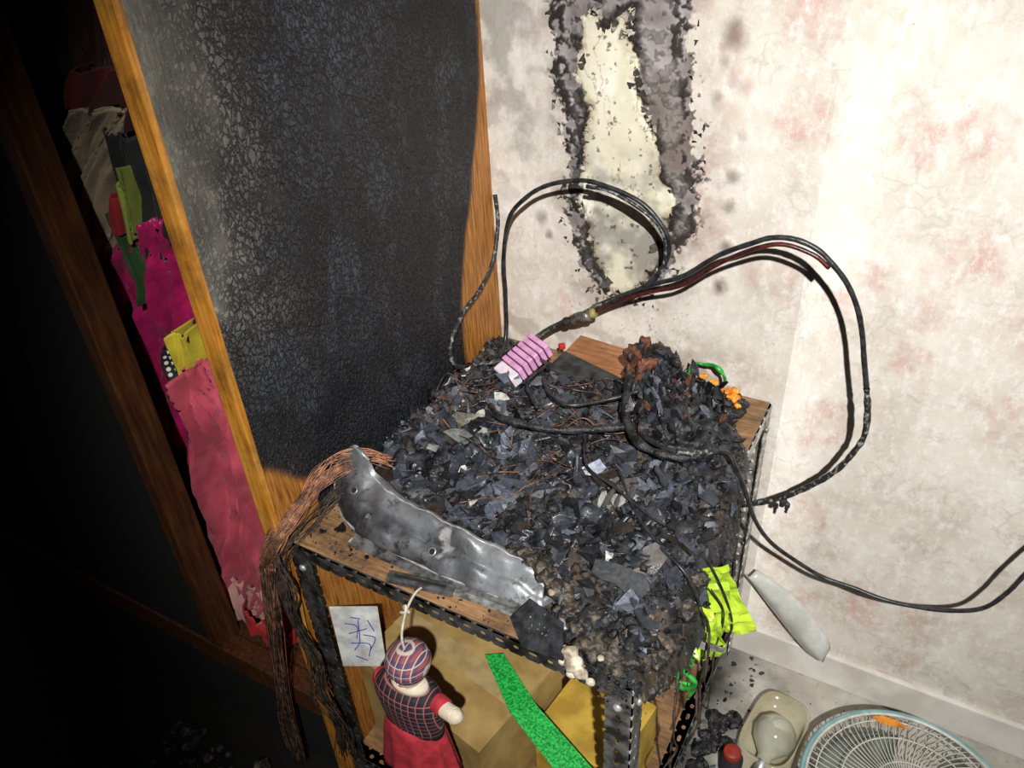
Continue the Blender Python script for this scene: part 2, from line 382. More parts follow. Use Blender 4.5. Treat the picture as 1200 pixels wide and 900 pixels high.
fl=box("floor",(-1.5,-2.6,-.02),(2.4,0.0,0),FLOOR)
box("baseboard_back",(0.0,-.012,0),(2.4,0,.085),BASEB,None,.003)

# ------------------------------------------------------------------ wardrobe
wd=empty("wardrobe")
ys=np.arange(-.64,0.0001,.005); zz=np.arange(0,2.15,.005)
Y,Zp=np.meshgrid(ys,zz,indexing='ij')
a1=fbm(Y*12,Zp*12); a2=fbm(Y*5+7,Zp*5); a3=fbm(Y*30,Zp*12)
g=ss(-.46,-.66,Y+.14*(a2-.5)+.10*(a3-.5))*ss(.80,1.10,Zp+.25*(a1-.5))  # upper front grey: lighter soot plus the light's reflection painted in
pc_=np.zeros(Y.shape+(3,)); pc_[:]=[.012,.014,.020]
mid=ss(.35,.65,a2)*ss(.75,1.0,Zp)*ss(-.05,-.40,Y); pc_=lerp(pc_,np.array([.034,.039,.052]),mid*.8)
ashy=ss(.52,.64,a3); pc_=lerp(pc_,np.array([.075,.085,.110]),ashy*.38)
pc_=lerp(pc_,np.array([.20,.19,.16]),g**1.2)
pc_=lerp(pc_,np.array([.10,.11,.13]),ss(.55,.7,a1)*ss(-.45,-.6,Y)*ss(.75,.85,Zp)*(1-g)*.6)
botf=.80-(Y+.64)*1.0+.03*(a1-.5)
low=ss(-.012,.012,Zp-botf)
low=np.where(Y>-.56,ss(.62,.66,Zp),low)
backw=.135*ss(1.28,.70,Zp)+.006+.024*(a1-.5)
bk=ss(-.006,.006,-(Y)-backw)
charm=low*bk
Vp=np.stack([np.zeros_like(Y),Y,Zp],-1).reshape(-1,3)
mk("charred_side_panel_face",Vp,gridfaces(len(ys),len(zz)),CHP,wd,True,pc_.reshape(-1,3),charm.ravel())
box("side_panel_core",(-.026,-.636,0),(-.001,-.002,2.15),OAK,wd)
box("front_edge_strip",(-.031,-.648,0),(-.0005,-.636,2.15),OAK,wd,.002)
box("middle_post",(-.290,-.65,.27),(-.262,-.60,2.15),BROWN,wd,.003)
box("bottom_rail",(-1.1,-.65,.215),(-.032,-.61,.27),BROWN,wd,.003)
box("bottom_board",(-1.1,-.61,.24),(-.032,-.01,.262),BROWN,wd)
box("plinth",(-1.1,-.63,0),(-.032,-.60,.215),DARKW,wd)
box("sliding_door",(-1.1,-.645,.27),(-.292,-.615,2.15),DARKW,wd)
box("back_panel",(-1.1,-.03,0),(-.03,-.01,2.15),DARKW,wd)
box("far_side_panel",(-1.12,-.64,0),(-1.1,-.01,2.15),DARKW,wd)
box("top_panel",(-1.12,-.65,2.15),(0,0,2.18),DARKW,wd)
tube("clothes_rail",[(-1.09,-.34,1.62),(-.5,-.34,1.62),(-.03,-.34,1.62)],.012,BLKSTEEL,wd)

def cloth(name,rows,y,mat,folds=6,amp=.02,seed=0,lean=0,cols=90,sub=10,dg=0.0):
    R=catmull([(a,b,c) for a,b,c in rows],sub); V=[]
    for i,(z,xl,xr) in enumerate(R):
        sl=i/len(R)
        for k in range(cols):
            t=k/(cols-1); x=xl+(xr-xl)*t
            q=t*folds+dg*sl
            nn=noise.noise(Vector((q,z*2.5,seed)))+.55*noise.noise(Vector((q*2.4,z*7,seed+9)))+.35*abs(noise.noise(Vector((q*4,z*12+q,seed+19))))
            V.append((x+.010*noise.noise(Vector((z*14,t*2,seed))),y+amp*nn*1.7+lean*(R[0][0]-z)+.05*(2*t-1)**4,z+.012*noise.noise(Vector((q,seed,z*4)))))
    F=gridfaces(len(R),cols)
    o=mk(name,V,F,mat,None,True); m=o.modifiers.new("s","SOLIDIFY"); m.thickness=.002
    return o
def fab(name,c,d=None,rough=.75): return simple(name,c,d or tuple(x*.6 for x in c),18,rough,0,.3,300,.0008,sheen=.1)
MAG=fab("magenta_satin",(.50,.012,.13),(.26,.006,.06),.36); PNK=fab("coral_pink_cotton",(.60,.085,.13),(.40,.045,.075))
cloth("magenta_dress",[(1.07,-.30,-.215),(.97,-.42,-.18),(.85,-.47,-.18),(.7,-.50,-.20),(.5,-.52,-.26),(.33,-.52,-.30)],-.50,MAG,13,.034,1,dg=3)
cloth("pink_trousers",[(.87,-.210,-.185),(.78,-.245,-.145),(.60,-.295,-.145),(.42,-.345,-.160),(.34,-.355,-.18),(.30,-.345,-.20)],-.565,PNK,9,.030,5,dg=2.5)
cloth("black_jacket",[(1.26,-.40,-.16),(1.15,-.44,-.17),(1.0,-.46,-.20),(.93,-.46,-.24)],-.465,fab("black_cloth",(.012,.013,.013)),8,.02,8)
cloth("dark_green_shirt",[(1.08,-.315,-.290),(1.03,-.325,-.285),(.98,-.328,-.285),(.935,-.32,-.30)],-.530,fab("dark_green_cotton",(.018,.065,.012)),4,.02,3,cols=50)
cloth("beige_blouse",[(1.22,-.34,-.24),(1.17,-.41,-.29),(1.10,-.44,-.345),(1.03,-.45,-.385),(.96,-.45,-.41)],-.515,fab("beige_knit",(.42,.33,.21)),8,.030,12,dg=2)
cloth("dark_red_coat",[(1.40,-.46,-.16),(1.3,-.44,-.17),(1.23,-.42,-.20),(1.19,-.40,-.23)],-.48,fab("dark_red_wool",(.045,.008,.007)),7,.03,15)
cloth("red_scarf",[(1.27,-.33,-.22),(1.245,-.35,-.25),(1.215,-.36,-.29)],-.515,fab("red_wool",(.14,.012,.010)),4,.02,17,cols=50)
cloth("black_knit_dress",[(1.19,-.31,-.20),(1.12,-.33,-.21),(1.05,-.34,-.22),(1.0,-.33,-.25)],-.512,fab("black_knit",(.010,.011,.011)),5,.016,51)
cloth("yellow_silk_scarf",[(.925,-.218,-.186),(.89,-.226,-.19),(.855,-.232,-.192),(.82,-.220,-.196)],-.572,fab("yellow_silk",(.62,.50,.03)),4,.016,21,cols=40)
def m_dots():
    s=NB("black_white_polka"); v=s.n("ShaderNodeTexVoronoi"); v.inputs["Scale"].default_value=95; v.inputs["Randomness"].default_value=.2; s.l(s.co(),v.inputs["Vector"])
    s.base(s.ramp(v.outputs[0],[(.30,(.75,.73,.68)),(.36,(.01,.01,.01))])); s.set(rough=.7); return s.m
cloth("polka_dot_scarf",[(.90,-.245,-.210),(.87,-.256,-.212),(.835,-.258,-.198),(.80,-.244,-.20)],-.578,m_dots(),3,.012,25,cols=40)
cloth("red_striped_shirt",[(1.11,-.290,-.280),(1.08,-.298,-.289),(1.05,-.30,-.294)],-.540,fab("red_cotton",(.38,.015,.015)),2,.006,31,cols=20)
cloth("lime_striped_blouse",[(1.13,-.264,-.262),(1.08,-.274,-.2715),(1.04,-.280,-.278)],-.536,fab("lime_cotton",(.26,.33,.04)),2,.003,33,cols=14)
cloth("olive_belt",[(1.15,-.252,-.2505),(1.10,-.262,-.260),(1.06,-.268,-.2665)],-.536,fab("olive_cotton",(.20,.25,.03)),2,.003,35,cols=14)
cloth("pale_pink_blanket",[(.37,-.44,-.20),(.34,-.42,-.16),(.30,-.40,-.13),(.275,-.38,-.11)],-.58,fab("pale_pink_fleece",(.52,.27,.23)),5,.02,37)
cloth("red_bag",[(.335,-.26,-.16),(.31,-.27,-.13),(.275,-.27,-.12)],-.605,fab("red_vinyl",(.50,.02,.02),None,.4),4,.012,41)

# ------------------------------------------------------------------ rack of slotted angle
W,D,H=.5416,.638,.66
rk=empty("slotted_angle_rack")
def strip(p0,L,Wd,Nn,length,width,th=.0018,pitch=.024,sl=.0065,sw=.0032):
    p0=Vector(p0);L=Vector(L);Wd=Vector(Wd);Nn=Vector(Nn); V=[];F=[]
    n=max(1,int(length/pitch)); pt=length/n; K=16
    for i in range(n):
        c=p0+L*(pt*(i+.5))+Wd*(width/2)
        ro=[];ri=[]
        for k in range(K):
            a=2*math.pi*(k+.5)/K; ca,sa=math.cos(a),math.sin(a); m=max(abs(ca),abs(sa))
            ro.append((ca/m*pt/2,sa/m*width/2)); 
            sl_,sw_=(sl,sw) if i%2==0 else (sl*.62,sw*1.15)
            ri.append((math.copysign(abs(ca)**.7,ca)*sl_,math.copysign(abs(sa)**.7,sa)*sw_))
        b=len(V)
        for off in (0,th):
            for q in ro: V.append(c+L*q[0]+Wd*q[1]+Nn*off)
            for q in ri: V.append(c+L*q[0]+Wd*q[1]+Nn*off)
        for k in range(K):
            j=(k+1)%K
            F.append((b+k,b+j,b+K+j,b+K+k)); F.append((b+3*K+k,b+3*K+j,b+2*K+j,b+2*K+k))
            F.append((b+K+k,b+K+j,b+3*K+j,b+3*K+k)); F.append((b+k,b+2*K+k,b+2*K+j,b+j))
    return V,F
def angle(name,p0,L,length,A,B,mat,w=.034):
    g1=strip(p0,L,A,B,length,w); g2=strip(p0,L,B,A,length,w)
    return mk(name,*merge([g1,g2]),mat,rk)
x,y,z=(1,0,0),(0,1,0),(0,0,1); nx,ny,nz=(-1,0,0),(0,-1,0),(0,0,-1)
x0=.006
angle("front_rail",(x0,-D,H),x,W-x0,nz,y,BLKSTEEL,.026)
angle("right_rail",(W,-D,H),y,D-.004,nz,nx,STEEL,.030)
angle("back_rail",(x0,-.004,H),x,W-x0,nz,ny,STEEL,.030)
angle("left_rail",(x0,-D,H),y,D-.004,nz,x,BLKSTEEL,.030)
for nm,px,py,a,b,mt in (("leg_front_left",x0,-D,x,y,BLKSTEEL),("leg_front_right",W,-D,nx,y,LEGST),("leg_back_left",x0,-.004,x,ny,STEEL),("leg_back_right",W,-.004,nx,ny,STEEL)):
    angle(nm,(px+(.001 if px<.1 else -.001)*-1,py+(-.0015 if py<-.1 else .0),0),z,H-.002,a,b,mt,.036)
for zz_ in (.11,):
    angle("lower_front_rail",(x0,-D,zz_),x,W-x0,nz,y,BLKSTEEL,.026); angle("lower_right_rail",(W,-D,zz_),y,D-.004,nz,nx,LEGST,.026)
    box("lower_shelf_board",(x0+.003,-D+.003,zz_-.012),(W-.003,-.008,zz_),PLY,rk)
box("top_board",(x0+.002,-D+.004,H-.012),(W-.0025,-.006,H+.002),PLY,rk,.001)
for px,pz in ((W-.018,H-.04),(x0+.018,H-.04)):
    lathe("bolt",[(.006,0),(.006,.003),(.0035,.005),(.0,.0055)],(px,-D-.001,pz),STEEL,rk,rot=(90,0,0),seg=12)
for py in (-D+.018,-.03):
    lathe("bolt",[(.006,0),(.006,.003),(.0035,.005),(.0,.0055)],(W+.001,py,H-.04),STEEL,rk,rot=(0,90,0),seg=12)

# ------------------------------------------------------------------ debris layer
dp=[(.008,-.52),(.06,-.53),(.12,-.545),(.2,-.55),(.3,-.555),(.38,-.575),(.44,-.62),(.50,-.645),(.545,-.635),(.572,-.54),(.575,-.40),(.562,-.27),(.545,-.17),(.50,-.09),(.44,-.05),(.33,-.035),(.29,-.10),(.17,-.09),(.11,-.04),(.005,-.03)]
gx=np.arange(.001,.60,.003); gy=np.arange(-.67,0,.003); GX,GY=np.meshgrid(gx,gy,indexing='ij')
def mound(X_,Y_):
    s=sdf(X_,Y_,dp)+.016*(fbm(X_*40,Y_*40)-.5)
    h=.010*ss(0,.05,s)+.012*ss(0,.012,s)
    h=h+(.050*(fbm(X_*20,Y_*20)-.44)+.026*np.abs(fbm(X_*60,Y_*60)-.5)*2)*ss(0,.03,s)
    h=h+.030*np.exp(-(((X_-.41)/.06)**2+((Y_+.17)/.06)**2))+.008*np.exp(-(((X_-.20)/.12)**2+((Y_+.24)/.10)**2))+.010*np.exp(-(((X_-.06)/.05)**2+((Y_+.42)/.08)**2))
    zt=H+.002+np.maximum(h,.002)-.008*(s<0)
    over=np.clip(X_-.540,0,1); zt=zt-over*2.0*ss(0,.02,over)-.02*ss(-.63,-.66,Y_)
    return zt,s
def mz(a,b_): return float(mound(np.array([a]),np.array([b_]))[0][0])
MZ,MS=mound(GX,GY)
b1=fbm(GX*60,GY*60); b2=fbm(GX*15,GY*15)
mc=np.zeros(GX.shape+(3,)); mc[:]=[.012,.012,.014]; mc=lerp(mc,np.array([.05,.052,.06]),ss(.5,.65,b1)); mc=lerp(mc,np.array([.09,.06,.035]),ss(.58,.68,b2)*.6)
mc=lerp(mc,np.array([.09,.065,.04]),ss(.47,.56,GX)*ss(-.45,-.6,GY)*ss(.4,.6,b1))
F=gridfaces(len(gx),len(gy)); ok=(MS.ravel()>-.004)
F=F[ok[F].all(1)]
deb=empty("charred_debris_pile")
mk("ash_mound",np.stack([GX,GY,MZ],-1).reshape(-1,3),F,DEB,deb,True,mc.reshape(-1,3))
class Chips:
    def __init__(s): s.V=[];s.F=[];s.C=[]
    def add(s,c,r,tilt,yaw,bend,th,colr,elong=1,jz_=.10):
        M=Matrix.Translation(Vector(c))@Euler((tilt[0],tilt[1],yaw)).to_matrix().to_4x4()
        n=random.randint(5,9); b=len(s.V); P=[]
        for k in range(n):
            a=2*math.pi*(k+random.uniform(-.35,.35))/n; rr=r*random.uniform(.5,1.2)
            P.append((rr*math.cos(a)*elong,rr*math.sin(a)/elong))
        jz=[random.uniform(-jz_,jz_)*r for _ in P]
        for off in (0,-th):
            s.V.append(M@Vector((0,0,off+.12*r*abs(bend))))
            for (px,py),j in zip(P,jz): s.V.append(M@Vector((px,py,bend*px*px/r+j+off)))
        for k in range(n):
            j=(k+1)%n; s.F+=[(b,b+1+k,b+1+j),(b+n+1,b+n+2+j,b+n+2+k),(b+1+k,b+n+2+k,b+n+2+j,b+1+j)]
        for _ in range(2*n+2):
            f_=random.uniform(.65,1.35); s.C.append([q*f_ for q in colr])
CH=Chips(); CHF=Chips(); CHB=Chips()
def insidepts(n,mar=.004):
    out=[]
    while len(out)<n:
        px=rng.uniform(0.005,.59,4000); py=rng.uniform(-.66,-.01,4000); z_,s_=mound(px,py)
        for a,b_,c_,d_ in zip(px,py,z_,s_):
            if d_>mar: out.append((a,b_,c_))
            if len(out)>=n: break
    return out
pal=[((.008,.008,.010),46),((.018,.019,.023),26),((.045,.052,.068),13),((.09,.105,.135),7),((.19,.20,.22),2.5),((.40,.40,.38),1.2),((.10,.06,.035),2.5),((.04,.025,.018),4)]
pc2=[p for p,_ in pal]; pw=[w for _,w in pal]
pwL=[24,22,20,14,7,4,4,4]
def pick(a,b_):
    return random.choices(pc2,pwL if (a<.27 and b_<-.18 and random.random()<.8) else pw)[0]  # left flakes weighted paler, glints painted as flake colour
for (a,b_,c_) in insidepts(1500):
    r=random.choice([.003,.004,.006,.008,.010])*random.uniform(.8,1.3)
    CH.add((a,b_,c_+.001+r*.2),r,(random.gauss(.12,.5),random.gauss(0,.5)),random.uniform(0,6.3),random.uniform(-1.3,1.3),random.uniform(.0006,.0025),pick(a,b_),random.uniform(.7,1.5))
for (a,b_,c_) in insidepts(230,.02):
    if a<.05 or b_>-.12: continue
    r=random.uniform(.012,.024); lt=a<.27
    cl=random.choices([(.012,.013,.016),(.034,.040,.052),(.060,.070,.092),(.11,.125,.16),(.03,.022,.018)],[20,26,26,18,8] if lt else [44,30,14,5,8])[0]
    CH.add((a,b_,c_+.002+r*.18),r,(random.gauss(.15,.26),random.gauss(0,.26)),random.uniform(0,6.3),random.uniform(-.6,.6),random.uniform(.001,.003),cl,random.uniform(.7,1.6),.06)
for (a,b_,c_) in insidepts(5200,-.012):
    r=random.uniform(.0008,.0028)
    CH.add((a,b_,c_+.001),r,(random.gauss(0,.9),random.gauss(0,.9)),random.uniform(0,6.3),0,r*.7,pick(a,b_))
for (a,b_,dz,r,tx,ty,yw,cl) in [(.36,-.345,.014,.019,.5,-.4,.5,(.34,.37,.46)),(.10,-.44,.014,.024,.25,.2,.9,(.10,.12,.17)),(.13,-.36,.016,.022,.3,-.1,.2,(.15,.16,.16)),(.42,-.36,.012,.020,.3,.4,1.2,(.10,.09,.08)),(.47,-.52,.014,.034,.3,.2,.2,(.05,.055,.06)),(.25,-.36,.014,.022,.35,-.2,2,(.05,.06,.08)),(.16,-.29,.016,.018,.5,.1,.6,(.22,.22,.20)),(.20,-.25,.016,.016,.3,.5,2.6,(.08,.09,.12)),(.44,-.43,.012,.022,.4,.3,2.4,(.09,.10,.12)),(.08,-.38,.014,.020,.5,.2,2.8,(.10,.11,.15)),(.13,-.20,.016,.018,.3,.1,.8,(.14,.17,.22)),(.12,-.33,.018,.016,.4,.3,.8,(.18,.17,.13)),(.15,-.26,.018,.012,.5,.3,.3,(.50,.50,.46)),(.14,-.31,.018,.010,.3,.3,1.3,(.45,.45,.40)),(.165,-.335,.016,.009,.2,.4,.3,(.42,.42,.38)),(.11,-.405,.018,.012,.3,.3,2.0,(.30,.31,.30))]:
    CH.add((a,b_,mz(a,b_)+dz),r,(tx,ty),yw,random.uniform(-.9,.9),.002,cl,1.25)
for k in range(9):
    a,b_=.392+k*.0065,-.405+k*.004
    CH.add((a,b_,mz(a,b_)+.012),.011,(.5,.9),.3,.2,.0015,(.30,.29,.27) if k%2 else (.06,.06,.06),.7,.03)
for i in range(320):
    a=random.uniform(.02,.5); b_=random.uniform(-.632,-.55)+.0; r=random.uniform(.0006,.0028)
    CHB.add((a,b_,H+.0025+r*.3),r,(random.gauss(0,.6),random.gauss(0,.6)),random.uniform(0,6),0,r*.6,random.choice(pc2[:3]))
for a,b_,r in ((.06,-.585,.010),(.075,-.57,.007),(.13,-.612,.004),(.04,-.60,.005),(.10,-.61,.004)):
    CHB.add((a,b_,H+.006),r,(.3,.1),random.random()*6,.6,.003,pc2[0])
for i in range(420):
    a=random.uniform(.52,.86); b_=random.uniform(-.50,-.02); r=random.uniform(.0006,.004)*(1.5 if a<.62 else .5)
    if a>.62 and random.random()<.7: continue
    CHF.add((a,b_,r*.5),r,(random.gauss(0,.5),random.gauss(0,.5)),random.uniform(0,6),0,r*.6,random.choice(pc2[:4]))
mk("charred_flakes",CH.V,CH.F,CHIP,deb,False,CH.C)
mk("board_crumbs",CHB.V,CHB.F,CHIP,rk,False,CHB.C)
for i,(a,b_,c_) in enumerate(insidepts(90,.015)):
    if a>.56: continue
    s_=random.uniform(.006,.015)
    lump("char_lump",(a,b_,c_),(s_*random.uniform(.8,1.7),s_,s_*.6),s_*.8,55,CHAR,deb,3,(0,0,i*47),i%3>0,.4)
def crumple(name,quad,mat,nu=22,nv=22,amp=.008,freq=30,par=None,edge=0,smooth=False,cell=.6):
    q=[Vector(p) for p in quad]; N=(q[1]-q[0]).cross(q[3]-q[0]).normalized(); V=[]
    for i in range(nu):
        for j in range(nv):
            u=i/(nu-1);v=j/(nv-1); p=q[0].lerp(q[1],u).lerp(q[3].lerp(q[2],u),v)
            d=noise.noise(p*freq)+cell*noise.cell(p*freq*.8)
            V.append(p+N*amp*d+Vector((noise.noise(p*60),noise.noise(p*60+Vector((9,5,5))),noise.noise(p*60+Vector((5,5,5)))))*edge)
    o=mk(name,V,gridfaces(nu,nv),mat,par,smooth); m=o.modifiers.new("s","SOLIDIFY");m.thickness=.0008; return o
for i,(a,b_,c_) in enumerate(insidepts(50,.03)):
    if a>.53 or a<.04: continue
    l_=random.uniform(.018,.036); w_=random.uniform(.010,.020); an=random.uniform(0,6.28)
    ux,uy=math.cos(an),math.sin(an); q=[]
    for su,sv_ in ((-1,-1),(1,-1),(1,1),(-1,1)):
        px=a+su*l_*ux-sv_*w_*uy; py=b_+su*l_*uy+sv_*w_*ux
        q.append((px,py,mz(min(max(px,.01),.54),min(max(py,-.6),-.04))+.007))
    crumple("melted_film",q,FILM,16,12,.012,42,deb,.012,True,0)
L=[]
for i in range(38):
    a=random.uniform(.08,.40); b_=random.uniform(-.42,-.12); an=random.uniform(0,6.28); pts=[]
    for k in range(5):
        pts.append((a,b_,mz(a,b_)+random.uniform(.010,.026)))
        an+=random.uniform(-.8,.8); a=min(max(a+.035*math.cos(an),.02),.5); b_=min(max(b_+.035*math.sin(an),-.5),-.05)
    L.append(tube_geo(pts,random.uniform(.0006,.0012),6,8))
mk("loose_wires",*merge(L),simple("oxidised_wire",(.28,.14,.085),(.04,.025,.02),60,.5,.4),deb,True)

# charred stump of wood
st=empty("charred_wood_block")
lump("char_mass",(.410,-.185,.700),(.052,.060,.044),.020,30,CHAR,st,5,(0,0,20),True,.7)
lump("char_edge",(.46,-.215,.695),(.045,.055,.028),.018,40,CHAR,st,5,(0,0,0),True,.5)
RBW=simple("burnt_red_wood",(.24,.085,.04),(.015,.012,.011),40,.6,0,.9,70,.003,lo=.44,hi=.60)
SP=Chips()
lump("upright_splinter",(.346,-.130,.757),(.010,.032,.052),.010,60,RBW,st,4,(8,-8,-20),True,.85)
lump("upright_splinter_b",(.362,-.150,.748),(.008,.020,.045),.010,70,RBW,st,4,(-6,4,-35),True,.85)
lump("ridge_splinter",(.382,-.115,.765),(.034,.010,.026),.010,60,CHAR,st,4,(0,14,-15),True,.7)
for i in range(300):
    a=random.gauss(.410,.030); b_=random.gauss(-.165,.035)
    h=.742+.026*math.exp(-((a-.370)/.025)**2)-.25*max(0,a-.40)+random.uniform(-.02,.008)
    SP.add((a,b_,h),random.uniform(.005,.015),(random.gauss(0,.35)+1.2,random.gauss(0,.5)),random.gauss(.4,.8),random.uniform(-.6,.6),random.uniform(.0015,.004),random.choices(pc2[:4]+[(.12,.05,.025)],[50,25,9,3,5])[0],random.uniform(.5,.8))
mk("splinters",SP.V,SP.F,CHIP,st,False,SP.C)

# bent aluminium sheet
stn=[((.026,-.548,.668),(.016,-.535,.690),(.015,-.525,.712),(.022,-.515,.735),(.034,-.508,.750),(.044,-.505,.756),(.052,-.508,.748)),
     ((.052,-.566,.667),(.046,-.552,.690),(.044,-.540,.706),(.050,-.528,.726),(.056,-.518,.744),(.062,-.512,.756),(.070,-.512,.748)),
     ((.090,-.580,.667),(.084,-.568,.690),(.080,-.552,.700),(.082,-.540,.710),(.084,-.528,.716),(.088,-.518,.720),(.094,-.512,.714)),
     ((.125,-.588,.667),(.120,-.578,.688),(.118,-.560,.694),(.122,-.552,.712),(.124,-.544,.722),(.128,-.534,.724),(.132,-.526,.714)),
     ((.190,-.592,.667),(.187,-.582,.687),(.186,-.566,.691),(.186,-.560,.706),(.186,-.552,.716),(.188,-.540,.718),(.190,-.532,.708)),
     ((.260,-.594,.667),(.258,-.584,.686),(.256,-.570,.689),(.255,-.564,.702),(.254,-.556,.712),(.254,-.546,.714),(.255,-.538,.704)),
     ((.330,-.592,.667),(.328,-.582,.684),(.326,-.570,.687),(.325,-.564,.698),(.323,-.558,.706),(.321,-.548,.708),(.320,-.540,.700)),
     ((.398,-.592,.667),(.395,-.584,.680),(.392,-.576,.684),(.390,-.568,.694),(.388,-.562,.700),(.385,-.554,.702),(.384,-.546,.696))]
cols=[catmull([s_[k] for s_ in stn],8) for k in range(7)]
SV=[];n=len(cols[0])
for i in range(n):
    R=catmull([cols[k][i] for k in range(7)],4)
    for p in R: SV.append(Vector(p)+Vector((0,.005*noise.noise(Vector(p)*38+Vector((4,4,4))),.008*noise.noise(Vector(p)*32)+.002*noise.noise(Vector(p)*90))))
o=mk("bent_aluminium_sheet",SV,gridfaces(n,25),ALU,None,True); m=o.modifiers.new("s","SOLIDIFY");m.thickness=.002;m.offset=1
mk("lower_hem",*tube_geo([cols[0][i] for i in range(0,n)],.0022,8,raw=True),ALURIM,o,True)
mk("upper_rim",*tube_geo([SV[i*25+19]+Vector((0,0,.001)) for i in range(0,n)],.0016,8,raw=True),ALURIM,o,True)
mk("end_hem",*tube_geo(stn[0],.0036,8,8),ALURIM,o,True)
tube("torn_rim",[(.384,-.552,.704),(.405,-.560,.712),(.420,-.578,.708),(.428,-.600,.700),(.445,-.618,.694)],(.004,.003),ALU,o,8,8,.3)
HOLE=simple("dark_hole",(.012,.012,.012),(.006,.006,.006),60,.8)
for hx,hy,hz in ((.068,-.548,.714),(.225,-.581,.691)):
    lathe("bolt_hole",[(.0045,0),(.0045,.003),(.0042,.0032),(.0,.0026)],(hx,hy,hz),HOLE,o,rot=(35,0,0),seg=14)
    lathe("hole_rim",[(.0044,0),(.0058,.002),(.0058,.003),(.0046,.0032)],(hx,hy,hz),STEEL,o,rot=(35,0,0),seg=14,cap=False)
mk("aluminium_flange",[(.09,-.606,.6655),(.40,-.612,.6655),(.405,-.585,.670),(.09,-.585,.670)],[(0,1,2,3)],LEGST,o)
cr=empty("melted_plastic_crust")
for i,(a,b_,c_,sx_) in enumerate([(.33,-.537,.704,.011),(.345,-.540,.706,.013),(.36,-.545,.708,.015),(.378,-.550,.708,.016),(.395,-.562,.706,.017),(.415,-.575,.704,.017),(.437,-.592,.700,.018),(.458,-.600,.696,.022),(.48,-.612,.688,.026),(.512,-.612,.680,.028),(.538,-.59,.666,.026),(.546,-.56,.662,.022),(.545,-.60,.635,.020),(.552,-.575,.61,.016),(.555,-.50,.665,.016),(.556,-.44,.66,.014)]):
    lump("lump",(a,b_,c_),(sx_*1.1,sx_*.85,sx_*.55),sx_*.42,75,CRUST,cr,4,(0,0,i*37))
fm=empty("melted_foam_lump")
for a,b_,c_,s_ in [(.462,-.643,.690,.010),(.470,-.648,.680,.012),(.480,-.652,.674,.010),(.455,-.636,.683,.007),(.454,-.645,.672,.006),(.493,-.653,.666,.006),(.470,-.652,.667,.007)]:
    lump("blob",(a,b_,c_),(s_,s_*.9,s_*1.0),s_*.4,60,FOAM,fm,3)
for a,b_,c_ in ((.41,-.588,.712),(.50,-.640,.700)):
    lump("blob",(a,b_,c_),(.005,.005,.004),.003,80,FOAM,fm,3)
o=mk("charred_plastic_plate",[(.385,-.598,.698),(.440,-.616,.704),(.456,-.650,.680),(.400,-.650,.672),(.368,-.622,.678)],[(0,4,3,2,1)],simple("charred_plate",(.035,.037,.042),(.012,.012,.013),70,.4,0,.6,120),None)
m=o.modifiers.new("s","SOLIDIFY");m.thickness=.003
for i in range(12):
    t=random.uniform(.12,.85);u=random.uniform(.12,.8)
    p=(Vector((.385,-.598,.6985))*(1-t)+Vector((.440,-.616,.7045))*t)*(1-u)+(Vector((.39,-.645,.6735))*(1-t)+Vector((.450,-.648,.6800))*t)*u
    lathe("vent_spot",[(.0015,0),(.0015,.0006),(0,.0008)],p,LEGST,o,rot=(30,-8,0),seg=8)
kn=empty("box_cutter")
obox("handle",(.228,-.620,.6685),(.098,.016,.010),(0,0,11),simple("grey_handle",(.13,.13,.14),(.05,.05,.05),60,.4,.3),kn,.002)
obox("slider_slot",(.228,-.620,.674),(.075,.004,.0012),(0,0,11),HOLE,kn)
obox("blade",(.318,-.609,.668),(.090,.010,.0012),(0,0,3),STEEL,kn)
o=mk("folded_paper_scrap",[(.085,-.598,.6635),(.125,-.606,.6635),(.130,-.593,.666),(.09,-.583,.668)],[(0,1,2,3)],simple("sooty_paper",(.6,.58,.55),(.35,.33,.3),60,.8)); m=o.modifiers.new("s","SOLIDIFY");m.thickness=.0015

# pink ribbed connector block
pk=empty("pink_ribbed_plastic_block")
PINK=simple("pink_plastic",(.80,.40,.66),(.62,.28,.50),60,.45,0,.2,100); BLK=simple("sooty_gap",(.03,.02,.03),(.01,.01,.01),80,.7)
M=Matrix.Translation(Vector((.140,-.145,.732)))@Euler((math.radians(0),math.radians(24),math.radians(-118))).to_matrix().to_4x4()
def lbox(nm,c,s_,mat,bev=.001):
    v=[M@(Vector(c)+Vector((sx_*s_[0]/2,sy_*s_[1]/2,sz_*s_[2]/2))) for sx_,sy_,sz_ in [(-1,-1,-1),(1,-1,-1),(1,1,-1),(-1,1,-1),(-1,-1,1),(1,-1,1),(1,1,1),(-1,1,1)]]
    o=mk(nm,v,BOXF,mat,pk); b=o.modifiers.new("b","BEVEL");b.width=bev;b.segments=2
lbox("core",(0,0,-.003),(.072,.050,.022),BLK)
for i in range(6): lbox("rib",(-.030+i*.0122,0,0),(.0098,.054,.028),PINK,.002)
lbox("pale_end",(.048,0,-.003),(.022,.054,.024),simple("pale_pink_plastic",(.85,.78,.84),(.74,.64,.72),60,.5),.003)
obox("red_wire_cap",(.178,-.085,.728),(.012,.010,.010),(0,0,40),simple("red_plastic",(.5,.02,.015)),pk,.002)
obox("scorched_brown_board",(.255,-.050,.695),(.165,.078,.016),(6,0,-6),m_wood("reddish_brown_board",[(.18,.07,.03),(.36,.15,.06),(.46,.21,.09)],(3,20,3),8,.55,.35),None,.002)
obox("burnt_cardboard_piece",(.235,-.118,.705),(.12,.05,.010),(12,4,-12),simple("dark_grey_board",(.05,.05,.05),(.015,.015,.015),50,.6,0,.5,100),None,.002)
